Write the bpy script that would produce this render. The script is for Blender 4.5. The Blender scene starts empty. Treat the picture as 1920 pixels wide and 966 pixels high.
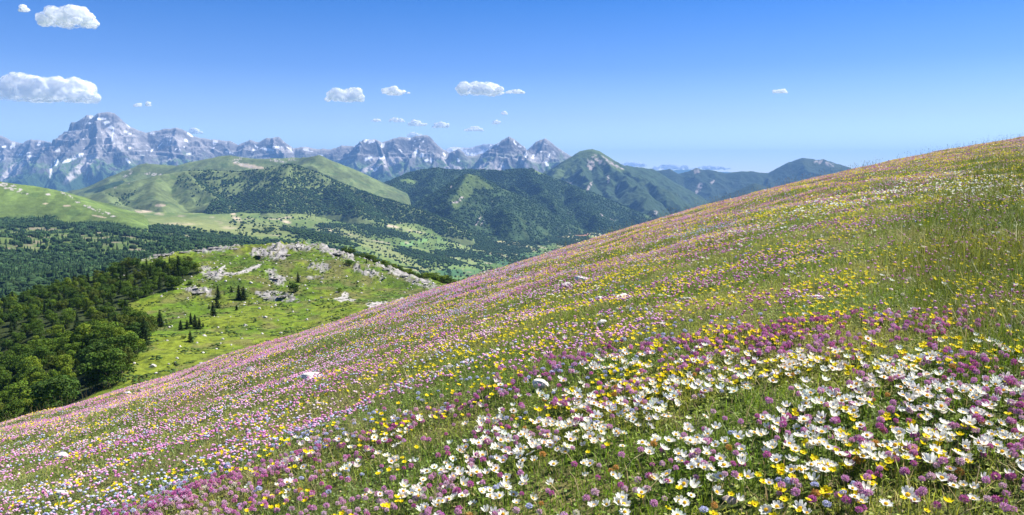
import bpy, math, random
import numpy as np
random.seed(7); rng = np.random.default_rng(11)
R = math.radians
SC = bpy.context.scene
COL = SC.collection
# ------------------------------------------------------------------ camera maths (photo is 1920 x 966)
F = 1500.0
P = math.atan(153 / 1500)
cP, sP = math.cos(P), math.sin(P)
def ray(px, py):
    x = (np.asarray(px, float) - 960) / F; y = -(np.asarray(py, float) - 483) / F
    Y = cP + sP * y; Z = -sP + cP * y
    return x / Y, Z / Y                       # X/Y and Z/Y
def unp(px, py, D):
    t, e = ray(px, py); return t * D, D * 1.0 + 0 * t, e * D
def proj(X, Y, Z):
    d = Y * cP - Z * sP; u = Y * sP + Z * cP
    d = np.where(d > .05, d, .05)
    return 960 + F * X / d, 483 - F * u / d
# ------------------------------------------------------------------ noise
def _hash(ix, iy, seed):
    h = (ix.astype(np.int64) * 374761393 + iy.astype(np.int64) * 668265263 + seed * 974711) & 0xffffffff
    h = ((h ^ (h >> 13)) * 1274126177) & 0xffffffff
    return (h ^ (h >> 16)) & 0xffff
def noise(x, y, seed=0):
    x = np.asarray(x, float); y = np.asarray(y, float)
    ix = np.floor(x); iy = np.floor(y); fx = x - ix; fy = y - iy
    def g(dx, dy):
        a = _hash(ix + dx, iy + dy, seed) * (2 * math.pi / 65536)
        return np.cos(a) * (fx - dx) + np.sin(a) * (fy - dy)
    u = fx * fx * fx * (fx * (fx * 6 - 15) + 10); v = fy * fy * fy * (fy * (fy * 6 - 15) + 10)
    a = g(0, 0); b = g(1, 0); c = g(0, 1); d = g(1, 1)
    return 1.5 * ((a + (b - a) * u) + ((c + (d - c) * u) - (a + (b - a) * u)) * v)
def fbm(x, y, o=4, seed=0, gain=.5):
    s = 0; a = 1
    for k in range(o):
        s = s + a * noise(x * 2 ** k + 17 * k, y * 2 ** k - 9 * k, seed + k); a *= gain
    return s
def ridged(x, y, o=4, seed=0):
    s = 0; a = 1; w = 1
    for k in range(o):
        n = (1 - np.abs(noise(x * 2 ** k + 5 * k, y * 2 ** k + 3 * k, seed + k)) * 1.6); n = n * n
        s = s + a * n * w; w = np.clip(n * 1.2, 0, 1); a *= .5
    return s - 1
def sst(a, b, x):
    t = np.clip((x - a) / (b - a), 0, 1); return t * t * (3 - 2 * t)
def mix(a, b, w):
    w = np.asarray(w)[..., None]; return np.asarray(a) * (1 - w) + np.asarray(b) * w
# ------------------------------------------------------------------ mesh helpers
def mesh_np(name, V, Fc, colors=None, smooth=True):
    V = np.ascontiguousarray(V, np.float32); Fc = np.ascontiguousarray(Fc, np.int32)
    m = bpy.data.meshes.new(name); n = Fc.shape[1]
    m.vertices.add(len(V)); m.vertices.foreach_set('co', V.ravel())
    m.loops.add(Fc.size); m.loops.foreach_set('vertex_index', Fc.ravel())
    m.polygons.add(len(Fc)); m.polygons.foreach_set('loop_start', np.arange(0, Fc.size, n, dtype=np.int32))
    m.update(calc_edges=True)
    m.polygons.foreach_set('use_smooth', np.full(len(Fc), smooth))
    if colors is not None:
        a = m.color_attributes.new('Col', 'FLOAT_COLOR', 'POINT')
        c = np.ones((len(V), 4), np.float32); c[:, :3] = colors; a.data.foreach_set('color', c.ravel())
    m.update(); return m
def add(name, mesh, mat=None, parent=None, **props):
    o = bpy.data.objects.new(name, mesh); COL.objects.link(o)
    if mat is not None and mesh is not None and not mesh.materials: mesh.materials.append(mat)
    if parent is not None: o.parent = parent
    for k, v in props.items(): o[k] = v
    return o
def grid_faces(nu, nv):
    i = np.arange(nu - 1)[:, None] * nv + np.arange(nv - 1)[None]; i = i.ravel()
    return np.stack([i, i + nv, i + nv + 1, i + 1], 1)
def merge(parts):
    """parts: list of (V, F, C) with same face size"""
    off = 0; Vs = []; Fs = []; Cs = []
    for V, Fc, C in parts:
        Vs.append(V); Fs.append(Fc + off); Cs.append(np.broadcast_to(C, V.shape)); off += len(V)
    return np.concatenate(Vs), np.concatenate(Fs), np.concatenate(Cs)
def rotmats(rz, tilt, taz):
    c, s = np.cos(rz), np.sin(rz); z = np.zeros_like(c); o = np.ones_like(c)
    A = np.stack([np.stack([c, -s, z], 1), np.stack([s, c, z], 1), np.stack([z, z, o], 1)], 1)
    # tilt about horizontal axis at azimuth taz
    ax = np.stack([np.cos(taz), np.sin(taz), z], 1); ct = np.cos(tilt)[:, None, None]; st = np.sin(tilt)[:, None, None]
    K = np.zeros((len(rz), 3, 3)); K[:, 0, 2] = ax[:, 1]; K[:, 1, 2] = -ax[:, 0]; K[:, 2, 0] = -ax[:, 1]; K[:, 2, 1] = ax[:, 0]
    B = np.eye(3)[None] + st * K + (1 - ct) * (K @ K)
    return B @ A
def scatter(tmpl, pos, scale, rz=None, tilt=None, taz=None, tint=None):
    """tmpl (V,F,C); returns merged arrays.  scale (N,) or (N,3); tint (N,3) multiplies colour"""
    V, Fc, C = tmpl; N = len(pos)
    if rz is None: rz = rng.uniform(0, 6.283, N)
    if tilt is None: tilt = np.zeros(N)
    if taz is None: taz = rng.uniform(0, 6.283, N)
    scale = np.asarray(scale, float)
    if scale.ndim == 1: scale = scale[:, None] * np.ones(3)
    M = rotmats(rz, tilt, taz)
    W = np.einsum('nij,nkj->nki', M, V[None] * scale[:, None, :]) + pos[:, None, :]
    C = np.broadcast_to(C, V.shape)
    cc = np.broadcast_to(C[None], W.shape)
    if tint is not None: cc = cc * tint[:, None, :]
    FF = Fc[None] + (np.arange(N) * len(V))[:, None, None]
    return W.reshape(-1, 3), FF.reshape(-1, Fc.shape[1]), cc.reshape(-1, 3)
def ico(sub=0):
    import bmesh
    bm = bmesh.new(); bmesh.ops.create_icosphere(bm, subdivisions=sub + 1, radius=1)
    V = np.array([v.co[:] for v in bm.verts]); Fc = np.array([[v.index for v in f.verts] for f in bm.faces]); bm.free()
    return V, Fc
# ------------------------------------------------------------------ materials
def new_mat(name):
    m = bpy.data.materials.new(name); m.use_nodes = True; nt = m.node_tree
    return m, nt, nt.nodes['Principled BSDF'], nt.nodes['Material Output']
def col_mat(name, rough=.9, spec=.15, nscale=None, namp=.25, bump=None, trans=0, detail=6):
    m, nt, bs, out = new_mat(name); L = nt.links.new
    at = nt.nodes.new('ShaderNodeAttribute'); at.attribute_name = 'Col'
    src = at.outputs['Color']
    bs.inputs['Roughness'].default_value = rough; bs.inputs['Specular IOR Level'].default_value = spec
    if nscale:
        tc = nt.nodes.new('ShaderNodeNewGeometry')
        nz = nt.nodes.new('ShaderNodeTexNoise'); nz.inputs['Scale'].default_value = nscale; nz.inputs['Detail'].default_value = detail
        nz.inputs['Roughness'].default_value = .65
        L(tc.outputs['Position'], nz.inputs['Vector'])
        mr = nt.nodes.new('ShaderNodeMapRange'); mr.inputs['From Min'].default_value = .3; mr.inputs['From Max'].default_value = .7
        mr.inputs['To Min'].default_value = 1 - namp; mr.inputs['To Max'].default_value = 1 + namp
        L(nz.outputs['Fac'], mr.inputs['Value'])
        mx = nt.nodes.new('ShaderNodeVectorMath'); mx.operation = 'SCALE'
        L(src, mx.inputs[0]); L(mr.outputs['Result'], mx.inputs['Scale']); src = mx.outputs[0]
        if bump:
            bp = nt.nodes.new('ShaderNodeBump'); bp.inputs['Distance'].default_value = bump; bp.inputs['Strength'].default_value = 1
            L(nz.outputs['Fac'], bp.inputs['Height']); L(bp.outputs['Normal'], bs.inputs['Normal'])
    L(src, bs.inputs['Base Color'])
    if trans:
        tr = nt.nodes.new('ShaderNodeBsdfTranslucent'); L(src, tr.inputs['Color'])
        mxs = nt.nodes.new('ShaderNodeMixShader'); mxs.inputs[0].default_value = trans
        L(bs.outputs[0], mxs.inputs[1]); L(tr.outputs[0], mxs.inputs[2]); L(mxs.outputs[0], out.inputs['Surface'])
    return m
M_FAR = col_mat('far_rock', nscale=.012, namp=.22, bump=22)
M_HILL = col_mat('hill_ground', nscale=.03, namp=.25, bump=4)
M_VAL = col_mat('valley_ground', nscale=.04, namp=.22, bump=1.5)
M_KNOLL = col_mat('knoll_ground', nscale=.45, namp=.5, bump=.6)
M_MEAD = col_mat('meadow_ground', nscale=14, namp=.5, bump=.02)
M_TREE = col_mat('tree_foliage', rough=.7, spec=.1, trans=.25)
M_FARTREE = col_mat('far_tree_foliage', rough=.9, spec=.05)
M_BARK = col_mat('bark', nscale=2, namp=.3)
M_ROCK = col_mat('limestone', rough=.9, nscale=1.2, namp=.45, bump=.12)
M_STONE = col_mat('meadow_stone', rough=.9, nscale=18, namp=.3, bump=.01)
M_LEAF = col_mat('grass_blades', rough=.5, spec=.3, trans=.36)
M_PETAL = col_mat('petals', rough=.6, spec=.15, trans=.4)
M_HEAD = col_mat('flower_heads', rough=.7, spec=.1, trans=.25)
# ------------------------------------------------------------------ world, sun, camera
SUN_AZ, SUN_EL = 66, 50          # azimuth clockwise from the viewing direction (+Y)
w = bpy.data.worlds.new('World'); SC.world = w; w.use_nodes = True
nt = w.node_tree; bg = nt.nodes['Background']
sky = nt.nodes.new('ShaderNodeTexSky'); sky.sky_type = 'NISHITA'; sky.sun_disc = False
sky.sun_elevation = R(SUN_EL); sky.sun_rotation = R(SUN_AZ); sky.altitude = 1500
sky.air_density = 1.0; sky.dust_density = .1; sky.ozone_density = 6.0
gen = nt.nodes.new('ShaderNodeTexCoord'); sep = nt.nodes.new('ShaderNodeSeparateXYZ'); nt.links.new(gen.outputs['Generated'], sep.inputs[0])
rmp = nt.nodes.new('ShaderNodeValToRGB'); cr = rmp.color_ramp      # the clear mountain sky deepens quickly above the horizon
for pos_, c_ in ((0.0, (1.0, .94, .82)), (.07, (.60, .545, .60)), (.13, (.30, .375, .54)), (.21, (.10, .28, .50)), (.5, (.12, .28, .5))):
    el_ = cr.elements.new(pos_); el_.color = (*c_, 1)
cr.elements.remove(cr.elements[-1])
el0 = cr.elements[0]; el0.color = (1.0, .94, .82, 1)
nt.links.new(sep.outputs['Z'], rmp.inputs[0])
mlt = nt.nodes.new('ShaderNodeMix'); mlt.data_type = 'RGBA'; mlt.blend_type = 'MULTIPLY'; mlt.inputs[0].default_value = 1
nt.links.new(sky.outputs[0], mlt.inputs[6]); nt.links.new(rmp.outputs[0], mlt.inputs[7]); nt.links.new(mlt.outputs[2], bg.inputs[0]); bg.inputs[1].default_value = .128
ld = bpy.data.lights.new('sun', 'SUN'); ld.energy = 5.0; ld.angle = R(.55); ld.color = (1, .945, .84)
lo = bpy.data.objects.new('sun', ld); COL.objects.link(lo)
from mathutils import Vector
sd = Vector((math.sin(R(SUN_AZ)) * math.cos(R(SUN_EL)), math.cos(R(SUN_AZ)) * math.cos(R(SUN_EL)), math.sin(R(SUN_EL))))
lo.rotation_euler = (-sd).to_track_quat('-Z', 'Y').to_euler()
cd = bpy.data.cameras.new('camera'); cam = bpy.data.objects.new('camera', cd); COL.objects.link(cam)
cd.sensor_width = 36; cd.lens = 36 * F / 1920; cd.clip_start = .05; cd.clip_end = 300000
cam.rotation_euler = (R(90) - P, 0, 0); SC.camera = cam
SC.view_settings.view_transform = 'Standard'; SC.view_settings.look = 'None'; SC.view_settings.gamma = 1
SC.view_settings.exposure = 1.15
cy = SC.cycles
cy.max_bounces = 5; cy.diffuse_bounces = 2; cy.glossy_bounces = 1; cy.transmission_bounces = 3
cy.volume_bounces = 0; cy.transparent_max_bounces = 24; cy.caustics_reflective = False; cy.caustics_refractive = False
cy.use_denoising = True; cy.sample_clamp_indirect = 4
try: cy.denoising_prefilter = 'ACCURATE'
except Exception: pass
# ------------------------------------------------------------------ valley terrain (thin plate spline through control points)
def tps(ctrl, s=1000.0):
    c = np.array([unp(*p) for p in ctrl])
    xy = c[:, :2] / s; n = len(c)
    def U(r2): return r2 * np.log(r2 + 1e-9)
    K = U(((xy[:, None] - xy[None]) ** 2).sum(-1)) + np.eye(n) * 1e-4
    Pm = np.c_[np.ones(n), xy]; A = np.block([[K, Pm], [Pm.T, np.zeros((3, 3))]])
    sol = np.linalg.solve(A, np.r_[c[:, 2], 0, 0, 0])
    def f(X, Y):
        x = X / s; y = Y / s; z = sol[n] + sol[n + 1] * x + sol[n + 2] * y
        for i in range(n): z = z + sol[i] * U((x - xy[i, 0]) ** 2 + (y - xy[i, 1]) ** 2)
        return z
    return f
val_ctrl = [(-300, 420, 2500), (0, 418, 2500), (0, 560, 1000), (-300, 560, 1000), (120, 490, 1500), (130, 430, 2300), (250, 485, 1500),
    (250, 440, 2200), (300, 420, 3000), (400, 420, 3300), (520, 430, 3500), (420, 455, 2300), (560, 470, 2200), (640, 445, 3200), (780, 425, 4600), (700, 455, 3800),
    (640, 405, 4700), (440, 405, 4300), (300, 408, 3600), (700, 500, 2400), (600, 500, 1500), (500, 520, 1000), (800, 490, 3300), (860, 525, 3000), (900, 500, 3600), (900, 460, 4500), (900, 437, 5600),
    (1000, 441, 5600), (1050, 470, 4600), (1000, 520, 3400), (1100, 432, 6300), (1200, 425, 7000), (1200, 500, 4000), (1400, 420, 7000), (1700, 430, 7000),
    (2100, 430, 7000), (1500, 500, 4000), (2000, 520, 4000), (900, 600, 1800), (1500, 620, 1800), (2200, 640, 1800), (-600, 440, 2500), (-400, 400, 6000), (200, 390, 8000),
    (900, 400, 9000), (1300, 395, 11000), (1900, 400, 11000), (200, 360, 16000), (900, 360, 16000), (1600, 362, 16000), (2200, 365, 16000), (-300, 365, 16000)]
val_f0 = tps(val_ctrl)
def val_z(X, Y):
    z = val_f0(X, np.clip(Y, 700, 16000))
    z = np.where(Y > 16000, z - (Y - 16000) * .01, z)
    d = np.hypot(X, Y)
    z = z + fbm(X / 420, Y / 420, 4, 3) * 14 * sst(500, 2500, d)
    # a belt of terraces and hollows on the shelf
    z = z + ridged(X / 600, Y / 600, 3, 9) * 10
    return np.clip(z, -700, 60)
NT = 1300
def polar_grid(t0, t1, nt_, Y0, Y1, ny, power=1.0):
    t = np.linspace(t0, t1, nt_)
    if power == 'log': Y = np.geomspace(Y0, Y1, ny)
    elif power == 'inv': Y = 1 / np.linspace(1 / Y0, 1 / Y1, ny)
    else: Y = np.linspace(Y0, Y1, ny)
    T, YY = np.meshgrid(t, Y, indexing='ij'); return T * YY, YY
def normals_z(X, Y, Z):
    a = np.gradient(X, axis=0), np.gradient(Y, axis=0), np.gradient(Z, axis=0)
    b = np.gradient(X, axis=1), np.gradient(Y, axis=1), np.gradient(Z, axis=1)
    nx = a[1] * b[2] - a[2] * b[1]; ny = a[2] * b[0] - a[0] * b[2]; nz = a[0] * b[1] - a[1] * b[0]
    return np.abs(nz) / np.sqrt(nx ** 2 + ny ** 2 + nz ** 2 + 1e-9)
def ell(px, py, L, soft=.5):
    """max mask over ellipses (cx,cy,rx,ry[,rot deg])"""
    m = np.zeros_like(px)
    for e in L:
        a = R(e[4]) if len(e) > 4 else 0
        dx = px - e[0]; dy = py - e[1]
        u = (dx * math.cos(a) + dy * math.sin(a)) / e[2]; v = (-dx * math.sin(a) + dy * math.cos(a)) / e[3]
        m = np.maximum(m, 1 - sst(1 - soft, 1 + soft, np.sqrt(u * u + v * v)))
    return m
def inpoly(px, py, poly):
    c = np.zeros(px.shape, bool); n = len(poly)
    for i in range(n):
        x1, y1 = poly[i]; x2, y2 = poly[(i + 1) % n]
        if y1 == y2: continue
        k = ((y1 > py) != (y2 > py)) & (px < (x2 - x1) * (py - y1) / (y2 - y1) + x1); c ^= k
    return c
GRASS = np.array((.095, .145, .035)); GRASSY = np.array((.15, .19, .055)); GRASSD = np.array((.055, .10, .025)); FOR = np.array((.030, .060, .020))
ROCK = np.array((.25, .24, .235)); SCREE = np.array((.36, .335, .32)); SNOW = np.array((.80, .81, .84)); RROCK = np.array((.140, .134, .136)); EARTH = np.array((.42, .34, .25))
LAYERS = []
def build_layer(name, X, Y, Z, C, mat, forest=None, **props):
    m = mesh_np(name, np.stack([X, Y, Z], -1).reshape(-1, 3), grid_faces(*X.shape), C.reshape(-1, 3))
    o = add(name, m, mat, kind='structure', **props)
    return o
def sample_layer(X, Y, Z, dens):
    """dens: trees per m2 at vertices -> positions"""
    A = np.abs(np.gradient(X, axis=0) * np.gradient(Y, axis=1) - np.gradient(X, axis=1) * np.gradient(Y, axis=0))
    lam = (A * dens)[:-1, :-1]; n = rng.poisson(np.clip(lam, 0, 50))
    ii, jj = np.nonzero(n); k = n[ii, jj]; ii = np.repeat(ii, k); jj = np.repeat(jj, k)
    u = rng.random(len(ii)); v = rng.random(len(ii))
    def lerp(Q): return (Q[ii, jj] * (1 - u) + Q[ii + 1, jj] * u) * (1 - v) + (Q[ii, jj + 1] * (1 - u) + Q[ii + 1, jj + 1] * u) * v
    return np.stack([lerp(X), lerp(Y), lerp(Z)], 1), ii, jj
# far tree templates
def blob_tmpl(seed):
    r = np.random.default_rng(seed); V, Fc = ico(0); V = V * r.uniform(.75, 1.15, (len(V), 1)); V[:, 2] = V[:, 2] * .75 + .6
    return V * (.5, .5, .62), Fc, np.ones((len(V), 3)) * r.uniform(.85, 1.15, (len(V), 1))
def cone_tmpl(seed):
    r = np.random.default_rng(seed); Vs = []; Fs = []; o = 0
    for k, (z0, z1, rad) in enumerate(((.08, .55, .24), (.34, .8, .17), (.6, 1.02, .10))):
        a = np.arange(6) * math.pi / 3 + r.uniform(0, 1); rr = rad * r.uniform(.8, 1.2, 6)
        Vs += [np.c_[np.cos(a) * rr, np.sin(a) * rr, z0 + r.uniform(-.04, .04, 6)], [[0, 0, z1]]]
        Fs += [[o + i, o + (i + 1) % 6, o + 6] for i in range(6)]; o += 7
    return np.concatenate(Vs), np.array(Fs), np.ones((o, 3))
BLOBS = [blob_tmpl(i) for i in range(3)]; CONES = [cone_tmpl(i) for i in range(3)]
def far_forest(name, label, pos, hmin, hmax, conifer=.5, base=FOR, base2=None, var=.35):
    N = len(pos); kind = rng.random(N) < conifer; parts = []
    h = rng.uniform(hmin, hmax, N); tint = base[None] * rng.uniform(1 - var, 1 + var, (N, 1)) * rng.uniform(.9, 1.1, (N, 3))
    if base2 is not None:
        k2 = (rng.random(N) < .35) & ~kind; tint[k2] = base2 * rng.uniform(.8, 1.3, (k2.sum(), 1))
    which = rng.integers(0, 3, N)
    for k in range(3):
        for conf, T in ((True, CONES), (False, BLOBS)):
            s = (which == k) & (kind == conf)
            if not s.any(): continue
            hh = h[s]; wd = hh * (rng.uniform(.8, 1.3, s.sum()) if conf else rng.uniform(.9, 1.35, s.sum()))
            parts.append(scatter(T[k], pos[s] - (0, 0, .3), np.stack([wd, wd, hh], 1), tint=tint[s]))
    V, Fc, C = merge(parts)
    return add(name, mesh_np(name, V, Fc, C, smooth=False), M_FARTREE, kind='stuff', label=label)

# ---- valley floor and shelf
X, Y = polar_grid(-1.1, 1.1, 1500, 620, 45000, 620, 'inv')
Z = val_z(X, Y); px, py = proj(X, Y, Z)
nn = fbm(X / 260, Y / 260, 4, 21); n2 = fbm(X / 900, Y / 900, 3, 31); n3 = fbm(X / 70, Y / 70, 3, 41)
C = mix(GRASS * .95, GRASSY * 1.15, sst(-.3, .5, nn * .6 + n2 * .6)); C = mix(C, GRASSD * 1.3, sst(.1, .6, n3 + n2 * .5)[:] * .7)
# patchwork of fields in the valley bottom: jittered cells in rotated axes
ang = .35; u = (X * math.cos(ang) + Y * math.sin(ang)) / 190; v = (-X * math.sin(ang) + Y * math.cos(ang)) / 330
v = v + .0; u = u + _hash(np.floor(v), np.floor(v) * 0, 5) / 65536.
fh = _hash(np.floor(u), np.floor(v), 77) / 65536.
pal = np.array([(.11, .19, .045), (.16, .235, .06), (.055, .12, .04), (.19, .24, .08), (.09, .16, .04), (.13, .20, .055), (.36, .34, .17), (.08, .15, .05)])
fc = pal[(fh * 7.99).astype(int)]
inval = ((py > 424) & (px > 820) & (px < 1400) & (py < 540)).astype(float) * sst(-.25, .05, n2 + .3 * (px > 850))
C = mix(C, fc, inval * .9)
edge = np.minimum(np.minimum(u % 1, 1 - u % 1) * 190, np.minimum(v % 1, 1 - v % 1) * 330)
for poly, c in (([(1062, 434), (1105, 433), (1112, 441), (1078, 443)], (.30, .13, .08)), ([(1020, 446), (1060, 446), (1062, 452), (1024, 453)], (.46, .43, .25)),
    ([(1100, 436), (1140, 438), (1150, 446), (1112, 444)], (.42, .42, .22)), ([(934, 492), (968, 490), (985, 501), (948, 503)], (.04, .10, .045)),
    ([(815, 507), (866, 505), (872, 518), (830, 519)], (.05, .12, .045)), ([(870, 505), (925, 506), (925, 516), (872, 518)], (.08, .155, .05)),
    ([(968, 475), (1030, 477), (1030, 486), (975, 487)], (.06, .13, .05)), ([(815, 518), (880, 520), (880, 530), (815, 530)], (.10, .19, .06)),
    ([(750, 455), (776, 453), (776, 461), (752, 462)], (.12, .23, .07)), ([(780, 450), (800, 447), (802, 452), (785, 457)], (.14, .25, .07))):
    C[inpoly(px, py, poly)] = c
# bare earth scars
sc_ = ell(px, py, [(437, 401, 4, 8, -20), (445, 411, 9, 4, 30), (340, 420, 30, 2.5), (430, 427, 14, 3), (515, 410, 12, 1.6), (538, 417, 9, 1.5, 15), (731, 424, 10, 2.2), (835, 437, 8, 2), (683, 411, 10, 2),
    (270, 395, 16, 4), (240, 406, 14, 3), (30, 438, 20, 2), (60, 442, 14, 3), (100, 436, 18, 1.5, -8), (20, 450, 12, 2), (760, 430, 30, 2, 12), (620, 432, 45, 1.6, 12), (20, 478, 14, 2), (60, 465, 16, 2)], .6)
C = mix(C, EARTH * 1.25, sc_ * sst(-.5, .3, n3 + .2))
C = mix(C, EARTH * .9, sst(.5, .8, fbm(X / 120, Y / 120, 4, 77)) * .7)
ys = mix(C, np.array((.20, .215, .085)), ell(px, py, [(700, 460, 110, 9, 24), (420, 425, 140, 14, 4)], .5) * .6); C = ys
# forest cover
dk = ell(px, py, [(850, 482, 48, 13), (930, 462, 60, 12, 8), (900, 450, 40, 7), (965, 470, 30, 8), (555, 437, 75, 7, 4), (600, 450, 60, 9, 10), (330, 435, 85, 6, 4), (420, 448, 110, 9, 10), (510, 458, 50, 7),
    (960, 486, 9, 6), (980, 490, 11, 5), (1060, 455, 40, 8, 15), (650, 475, 90, 7, 25), (700, 492, 60, 7, 22), (740, 440, 40, 6, 15), (1000, 455, 30, 6), (780, 478, 40, 7, 15), (615, 425, 22, 4), (690, 430, 25, 5, 20), (1145, 452, 25, 5)], .35)
dens_v = (dk * sst(-.75, -.15, nn + .25 * n3)) * .017
vr = sst(-.05, .45, fbm(X / 330, Y / 330, 4, 91)) * ((px > 600) & (py > 415)) * sst(400, 425, py)
dens_v = np.maximum(dens_v, vr * .006) * (1 - sst(0, 1, ell(px, py, [(880, 515, 70, 14), (700, 460, 80, 5, 24)], .3)))
dens_v = np.maximum(dens_v, .0006 * (px > 430) * (py > 405)); dens_v = np.maximum(dens_v, ((edge < 9) & (inval > .5)) * .006)
shelf = inpoly(px, py, [(-400, 425), (0, 411), (150, 409), (215, 416), (262, 440), (340, 445), (500, 470), (560, 500), (500, 600), (-400, 900)])
sh_open = sst(-.35, .25, fbm(X / 60, Y / 60, 4, 57) + .45 * ell(px, py, [(60, 440, 90, 12), (240, 470, 70, 26), (30, 470, 50, 14), (150, 452, 90, 12)], .5) + .05)
top = inpoly(px, py, [(-400, 425), (0, 411), (150, 409), (215, 416), (262, 442), (240, 444), (150, 425), (0, 428), (-400, 440)])
dens_s = shelf * np.where(top, .03, .022 * (1 - .93 * sh_open))
low = shelf & (py > 478); dens_s = np.where(low, .022, dens_s)
C = mix(C, mix(GRASS * .8, EARTH * .5, sst(.2, .6, n3)), shelf * .8)
C = mix(C, FOR * 1.2, np.clip(np.maximum(dk * .8 * sst(-.75, -.15, nn), shelf * (1 - sh_open) * .8), 0, 1))
vis = (np.abs(px - 960) < 1050) & (Y < 9500)
build_layer('valley_ground', X, Y, Z, C, M_VAL)
pv, _, _ = sample_layer(X, Y, Z, dens_v * vis); print('valley trees', len(pv))
ps, _, _ = sample_layer(X, Y, Z, dens_s * vis * (px < 640)); print('shelf trees', len(ps))
ps = ps[(np.abs(proj(*ps.T)[0] - 960) < 1010)]
far_forest('valley_forest', 'dark tree groves scattered over the green valley fields', pv, 6, 12, .3, FOR, np.array((.035, .065, .022)))
spx, spy = proj(*ps.T)
# the largest shelf conifers become things of their own
idx = np.argsort(np.hypot(ps[:, 0], ps[:, 1])); vis_s = (spx > 5) & (spx < 260) & (spy > 408) & (spy < 470)
cand = [i for i in idx if vis_s[i]]; pick = set(cand[::max(1, len(cand) // 60)][:60])
SHELF_PICK = ps[sorted(pick)]; keep = np.ones(len(ps), bool); keep[sorted(pick)] = False
far_forest('shelf_forest', 'dark mixed forest on the shelf below the grassy left hill', ps[keep], 8, 15, .6, FOR * .95, np.array((.04, .075, .025)))

# ---- ridge skeleton terrain
def seg_field(X, Y, segs):
    """segs: (x0,y0,z0,x1,y1,z1,slope). surface = soft max of segment cones"""
    H = np.full(X.shape, -1e5)
    for (x0, y0, z0, x1, y1, z1, s) in segs:
        dx, dy = x1 - x0, y1 - y0; L2 = dx * dx + dy * dy + 1e-6
        k = np.clip(((X - x0) * dx + (Y - y0) * dy) / L2, 0, 1)
        d = np.hypot(X - x0 - k * dx, Y - y0 - k * dy)
        h = z0 + (z1 - z0) * k - (np.sqrt((d * s) ** 2 + (s * 12) ** 2) - s * 12)
        H = np.maximum(H, h)
    return H
def pline(pts):
    return [tuple(float(a) for a in unp(*p)) for p in pts]
def segs_of(P3, s):
    return [(*P3[i], *P3[i + 1], s) for i in range(len(P3) - 1)]
def auto_spurs(P3, foot, s, step, seed, spread=.5, fall=.62):
    r = random.Random(seed); out = []
    for i in range(len(P3) - 1):
        a, b = P3[i], P3[i + 1]; L = math.hypot(b[0] - a[0], b[1] - a[1]); n = max(1, int(L / step))
        for k in range(n):
            f = (k + r.uniform(.2, .8)) / n; q = [a[j] + (b[j] - a[j]) * f for j in range(3)]
            Hh = q[2] - foot; length = Hh / fall * r.uniform(.8, 1.15)
            th = -math.pi / 2 + r.uniform(-spread, spread) + (.2)
            p0 = [q[0], q[1], q[2] - Hh * .03]; pts = [p0]
            for (fl, fz) in ((.18, .30), (.5, .62), (1, 1)):
                th2 = th + r.uniform(-.25, .25)
                pts.append([q[0] + math.cos(th2) * length * fl, q[1] + math.sin(th2) * length * fl, q[2] - Hh * fz * r.uniform(.95, 1.05)])
            out += segs_of(pts, s)
            for m in (1, 2):      # side ribs
                if r.random() < .7:
                    c = pts[m]; sg = r.choice((-1, 1)); l2 = length * .3
                    out += segs_of([c, [c[0] + sg * l2 * .7, c[1] - l2 * .7, c[2] - l2 * fall * .9]], s * 1.05)
    return out
def ridge_layer(name, pl, foot, front, back, s, spur_step, seed, jag=12, nz=60, nzs=500, ny=220, extra=(), color=None, mat=M_FAR, t_pad=.02, spur=.5, fall=.62, nx=None, cliff=None):
    P3 = pline(pl); tt = [p[0] / p[1] for p in P3]
    segs = segs_of(P3, s) + (auto_spurs(P3, foot, s, spur_step, seed, spur, fall) if spur_step else [])
    for e in extra: segs += segs_of(pline(e[0]), e[1])
    Ds = [p[1] for p in P3]; t0, t1 = min(tt) - t_pad, max(tt) + t_pad
    for e in extra:
        q = pline(e[0]); t0 = min(t0, min(a[0] / a[1] for a in q) - .01); t1 = max(t1, max(a[0] / a[1] for a in q) + .01)
    nx = nx or int((t1 - t0) * 1100)
    t = np.linspace(t0, t1, nx); Dr = np.interp(t, tt, Ds)
    vv = np.concatenate([np.linspace(-1, -.02, ny) , np.linspace(0, 1, ny // 4)])
    T, VV = np.meshgrid(t, vv, indexing='ij'); D2 = np.broadcast_to(Dr[:, None], T.shape)
    Y = D2 + np.where(VV < 0, VV * front, VV * back); X = T * Y
    wk = sst(60, 900, np.abs(Y - D2)); wx = X + wk * fbm(X / nzs, Y / nzs, 3, seed) * nzs * .22; wy = Y + wk * fbm(X / nzs, Y / nzs, 3, seed + 5) * nzs * .22
    H = seg_field(wx, wy, segs)
    H0 = seg_field(X, Y, segs_of(P3, s))
    near = sst(0, 140 + 0 * H, np.maximum(H0 - H, 0) + 0)      # keep the crest line where the photo has it
    base = np.maximum(H, H0)
    rel = np.clip((base - foot) / 400, 0, 1)
    dR = np.abs(Y - D2)
    base = base + (ridged(X / nzs, Y / nzs, 5, seed + 2) * nz * sst(20, 350, dR) + fbm(X / (nzs * .25), Y / (nzs * .25), 4, seed + 9) * jag)
    if cliff: base = base + (cliff(base, X, Y) - base) * sst(60, 700, dR)
    ed = sst(0, t_pad * .9, T - t0) * sst(0, t_pad * .9, t1 - T); base = (foot - 220) + (base - foot + 220) * ed
    Z = np.maximum(base, foot - 200)
    nzv = normals_z(X, Y, Z); px, py = proj(X, Y, Z)
    C = color(X, Y, Z, nzv, px, py)
    build_layer(name, X, Y, Z, C, mat)
    return X, Y, Z, px, py, nzv
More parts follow.
